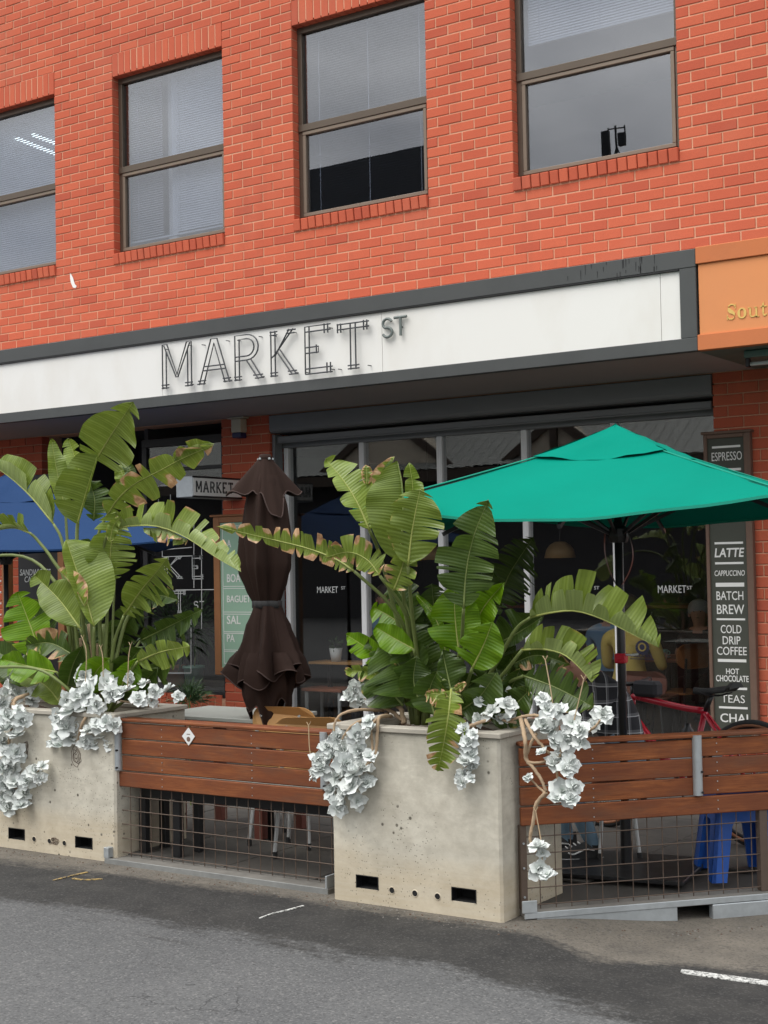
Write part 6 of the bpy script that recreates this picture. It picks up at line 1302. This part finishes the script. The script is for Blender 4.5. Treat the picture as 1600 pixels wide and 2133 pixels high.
obj('seat', MB().cbox(xs_ - .23, xs_ + .23, .36, .66, .425, .455, .004), M['seatwood'], BS2); [obj('leg', MB().cbox(xs_ + a * .19 - .014, xs_ + a * .19 + .014, .51 + b * .12 - .012, .51 + b * .12 + .012, .027, .4245, .002), M['chairtube'], BS2) for a in (-1, 1) for b in (-1, 1)]
for lab, px, py in (('tan dome pendant lamp right of the middle plant', 1167, 1162), ('tan dome pendant lamp half hidden behind the middle plant', 893, 1166)):
    c = at(px, py, 2.2); T = thing('pendant_lamp', lab, 'lamp', (c[0], 2.2, c[2]), group='dome pendant lamps in the cafe')
    R = .155; obj('shade', MB().lathe([(.02, .16), (.05, .158), (.10, .128), (.135, .08), (R, .0), (R - .004, .0), (.13, .078), (.095, .122), (.02, .150)], tuple(c), 28), M['lamp'], T, smooth=True); obj('cord', MB().tube([(c[0], 2.2, c[2] + .155), (c[0], 2.2, 3.01)], .004, 6), M['black'], T); obj('bulb', MB().lathe([(0, -.03), (.025, -.015), (.03, .01), (.015, .05)], (c[0], 2.2, c[2] + .06), 12), M['bulb_on'], T, smooth=True)
# small herb in the ground by the table
HB = thing('herb_plant', 'small wispy green shrub between left planter and brick wall', 'plant', tuple(at(395, 1490, -3.4)[:2]) + (.03,)); c = at(395, 1480, -3.2)
obj('foliage', foliage((c[0], -3.2, .70), .13, 500, .10, .004, 9, 1.2), M['pale_fol'], HB); obj('stem', MB().tube([(c[0], -3.2, .03), (c[0], -3.2, .75)], .006, 6), M['stalk'], HB)

# ---------------------------------------------------------------- across the street, seen only as reflections
OP1 = thing('shop_row', 'low shop row with corrugated roof across the street, reflected in the cafe glass', 'building', (-20, -24, 0))
obj('wall', MB().box(-36, -6, -28, -24.2, 0, 4.1), M['dark'], OP1)
cg = MB(); n = 300; G = []
for yy, zz in ((-22.9, 4.25), (-28, 7.6)): G.append([(-36 + 30 * i / n, yy, zz + .02 * math.sin(i * 2.1)) for i in range(n + 1)])
cg.grid(G); obj('roof', cg, M['roofgrey'], OP1)
obj('verandah_fascia', MB().box(-36, -6, -22.95, -22.88, 3.9, 4.2), M['timber_dark'], OP1)
for cx_, hw in ((-22.6, 2.2), (-17.2, 1.5)):
    g_ = MB().prism([(cx_ - hw, 4.28), (cx_ + hw, 4.28), (cx_, 4.28 + hw * .72)], -24.5, -23.2); gb = obj('gable', g_, M['cream'], OP1)
    ba = MB(); ba.bar((cx_ - hw - .15, -23.12, 4.2), (cx_, -23.12, 4.32 + hw * .72), .12, .22); ba.bar((cx_ + hw + .15, -23.12, 4.2), (cx_, -23.12, 4.32 + hw * .72), .12, .22)
    if hw < 2: ba.bar((cx_, -23.12, 4.3), (cx_, -23.12, 5.2), .12, .18)
    obj('bargeboard', ba, M['timber_dark'], gb)
OP2 = thing('dark_roofed_block', 'tall dark roofed block across the street, reflected in an upper window', 'building', (-26, -30, 0))
obj('wall', MB().box(-31, -22.7, -36, -28.5, 0, 13.2), M['darktile'], OP2); obj('roof', MB().add([(-31.4, -27.6, 14.95), (-22.4, -27.6, 14.95), (-22.4, -37, 14.95), (-31.4, -37, 14.95), (-31.4, -27.6, 13.2), (-22.4, -27.6, 13.2), (-22.4, -37, 13.2), (-31.4, -37, 13.2)], [(0, 1, 2, 3), (4, 7, 6, 5), (0, 4, 5, 1), (1, 5, 6, 2), (2, 6, 7, 3), (3, 7, 4, 0)]), M['darktile'], OP2)
OP3 = thing('antenna_block', 'flat roofed block with a phone mast across the street, reflected in the upper right window', 'building', (-20, -31, 0)); MX = -18.21
obj('wall', MB().box(-23.5, -15.5, -36, -29.8, 0, 13.95), M['cream'], OP3)
RA = thing('phone_mast', 'black phone mast with panel aerials, reflected low in the upper right window', 'antenna', (MX, -30, 13.95))
obj('mast', (lambda q: (q.tube([(MX, -30, 13.95), (MX, -30, 15.13)], .035, 8), q.tube([(MX - .25, -30, 15.05), (MX + .31, -30, 15.03)], .022, 6), q.tube([(MX, -30, 14.5), (MX - .16, -30, 13.95)], .022, 6), q.tube([(MX, -30, 14.5), (MX + .2, -30, 13.95)], .022, 6), q.tube([(MX - .25, -30, 15.1), (MX - .25, -30, 14.9)], .022, 6), q.tube([(MX + .3, -30, 15.1), (MX + .3, -30, 14.8)], .022, 6)) and q)(MB()), M['black_gap'], RA)
obj('panel_aerial', MB().cbox(MX - .47, MX - .21, -30.05, -29.9, 14.0, 15.0, .01), M['black_gap'], RA); obj('equipment_box', MB().cbox(MX + .09, MX + .32, -30.05, -29.9, 14.47, 14.86, .01), M['black_gap'], RA)
# grit washed up along the gutter
gq = MB(); r_ = random.Random(5)
for i in range(420):
    u = r_.random(); x = -6.6 + 4.4 * u; y = lerp([(-7, -4.70), (-5.6, -4.71), (-4.1, -4.72), (-4.05, -4.77), (-3.13, -4.79), (-3.0, -4.72), (-2.0, -3.8)], x) - abs(r_.gauss(0, .07)); s = r_.uniform(.002, .007); z = road_z(x, y)
    gq.add([(x - s, y, z), (x, y - s, z), (x + s, y, z), (x, y + s, z), (x + r_.uniform(-s, s) * .5, y, z + s * .8)], [(0, 1, 4), (1, 2, 4), (2, 3, 4), (3, 0, 4)], r_.randint(0, 1))
gr_ = obj('gutter_grit', gq, [M['lipstone'], M['soil']]); gr_['kind'] = 'stuff'; gr_['label'] = 'fine grit and crumbs washed against the planters'; gr_['category'] = 'grit'
bpy.context.view_layer.update()
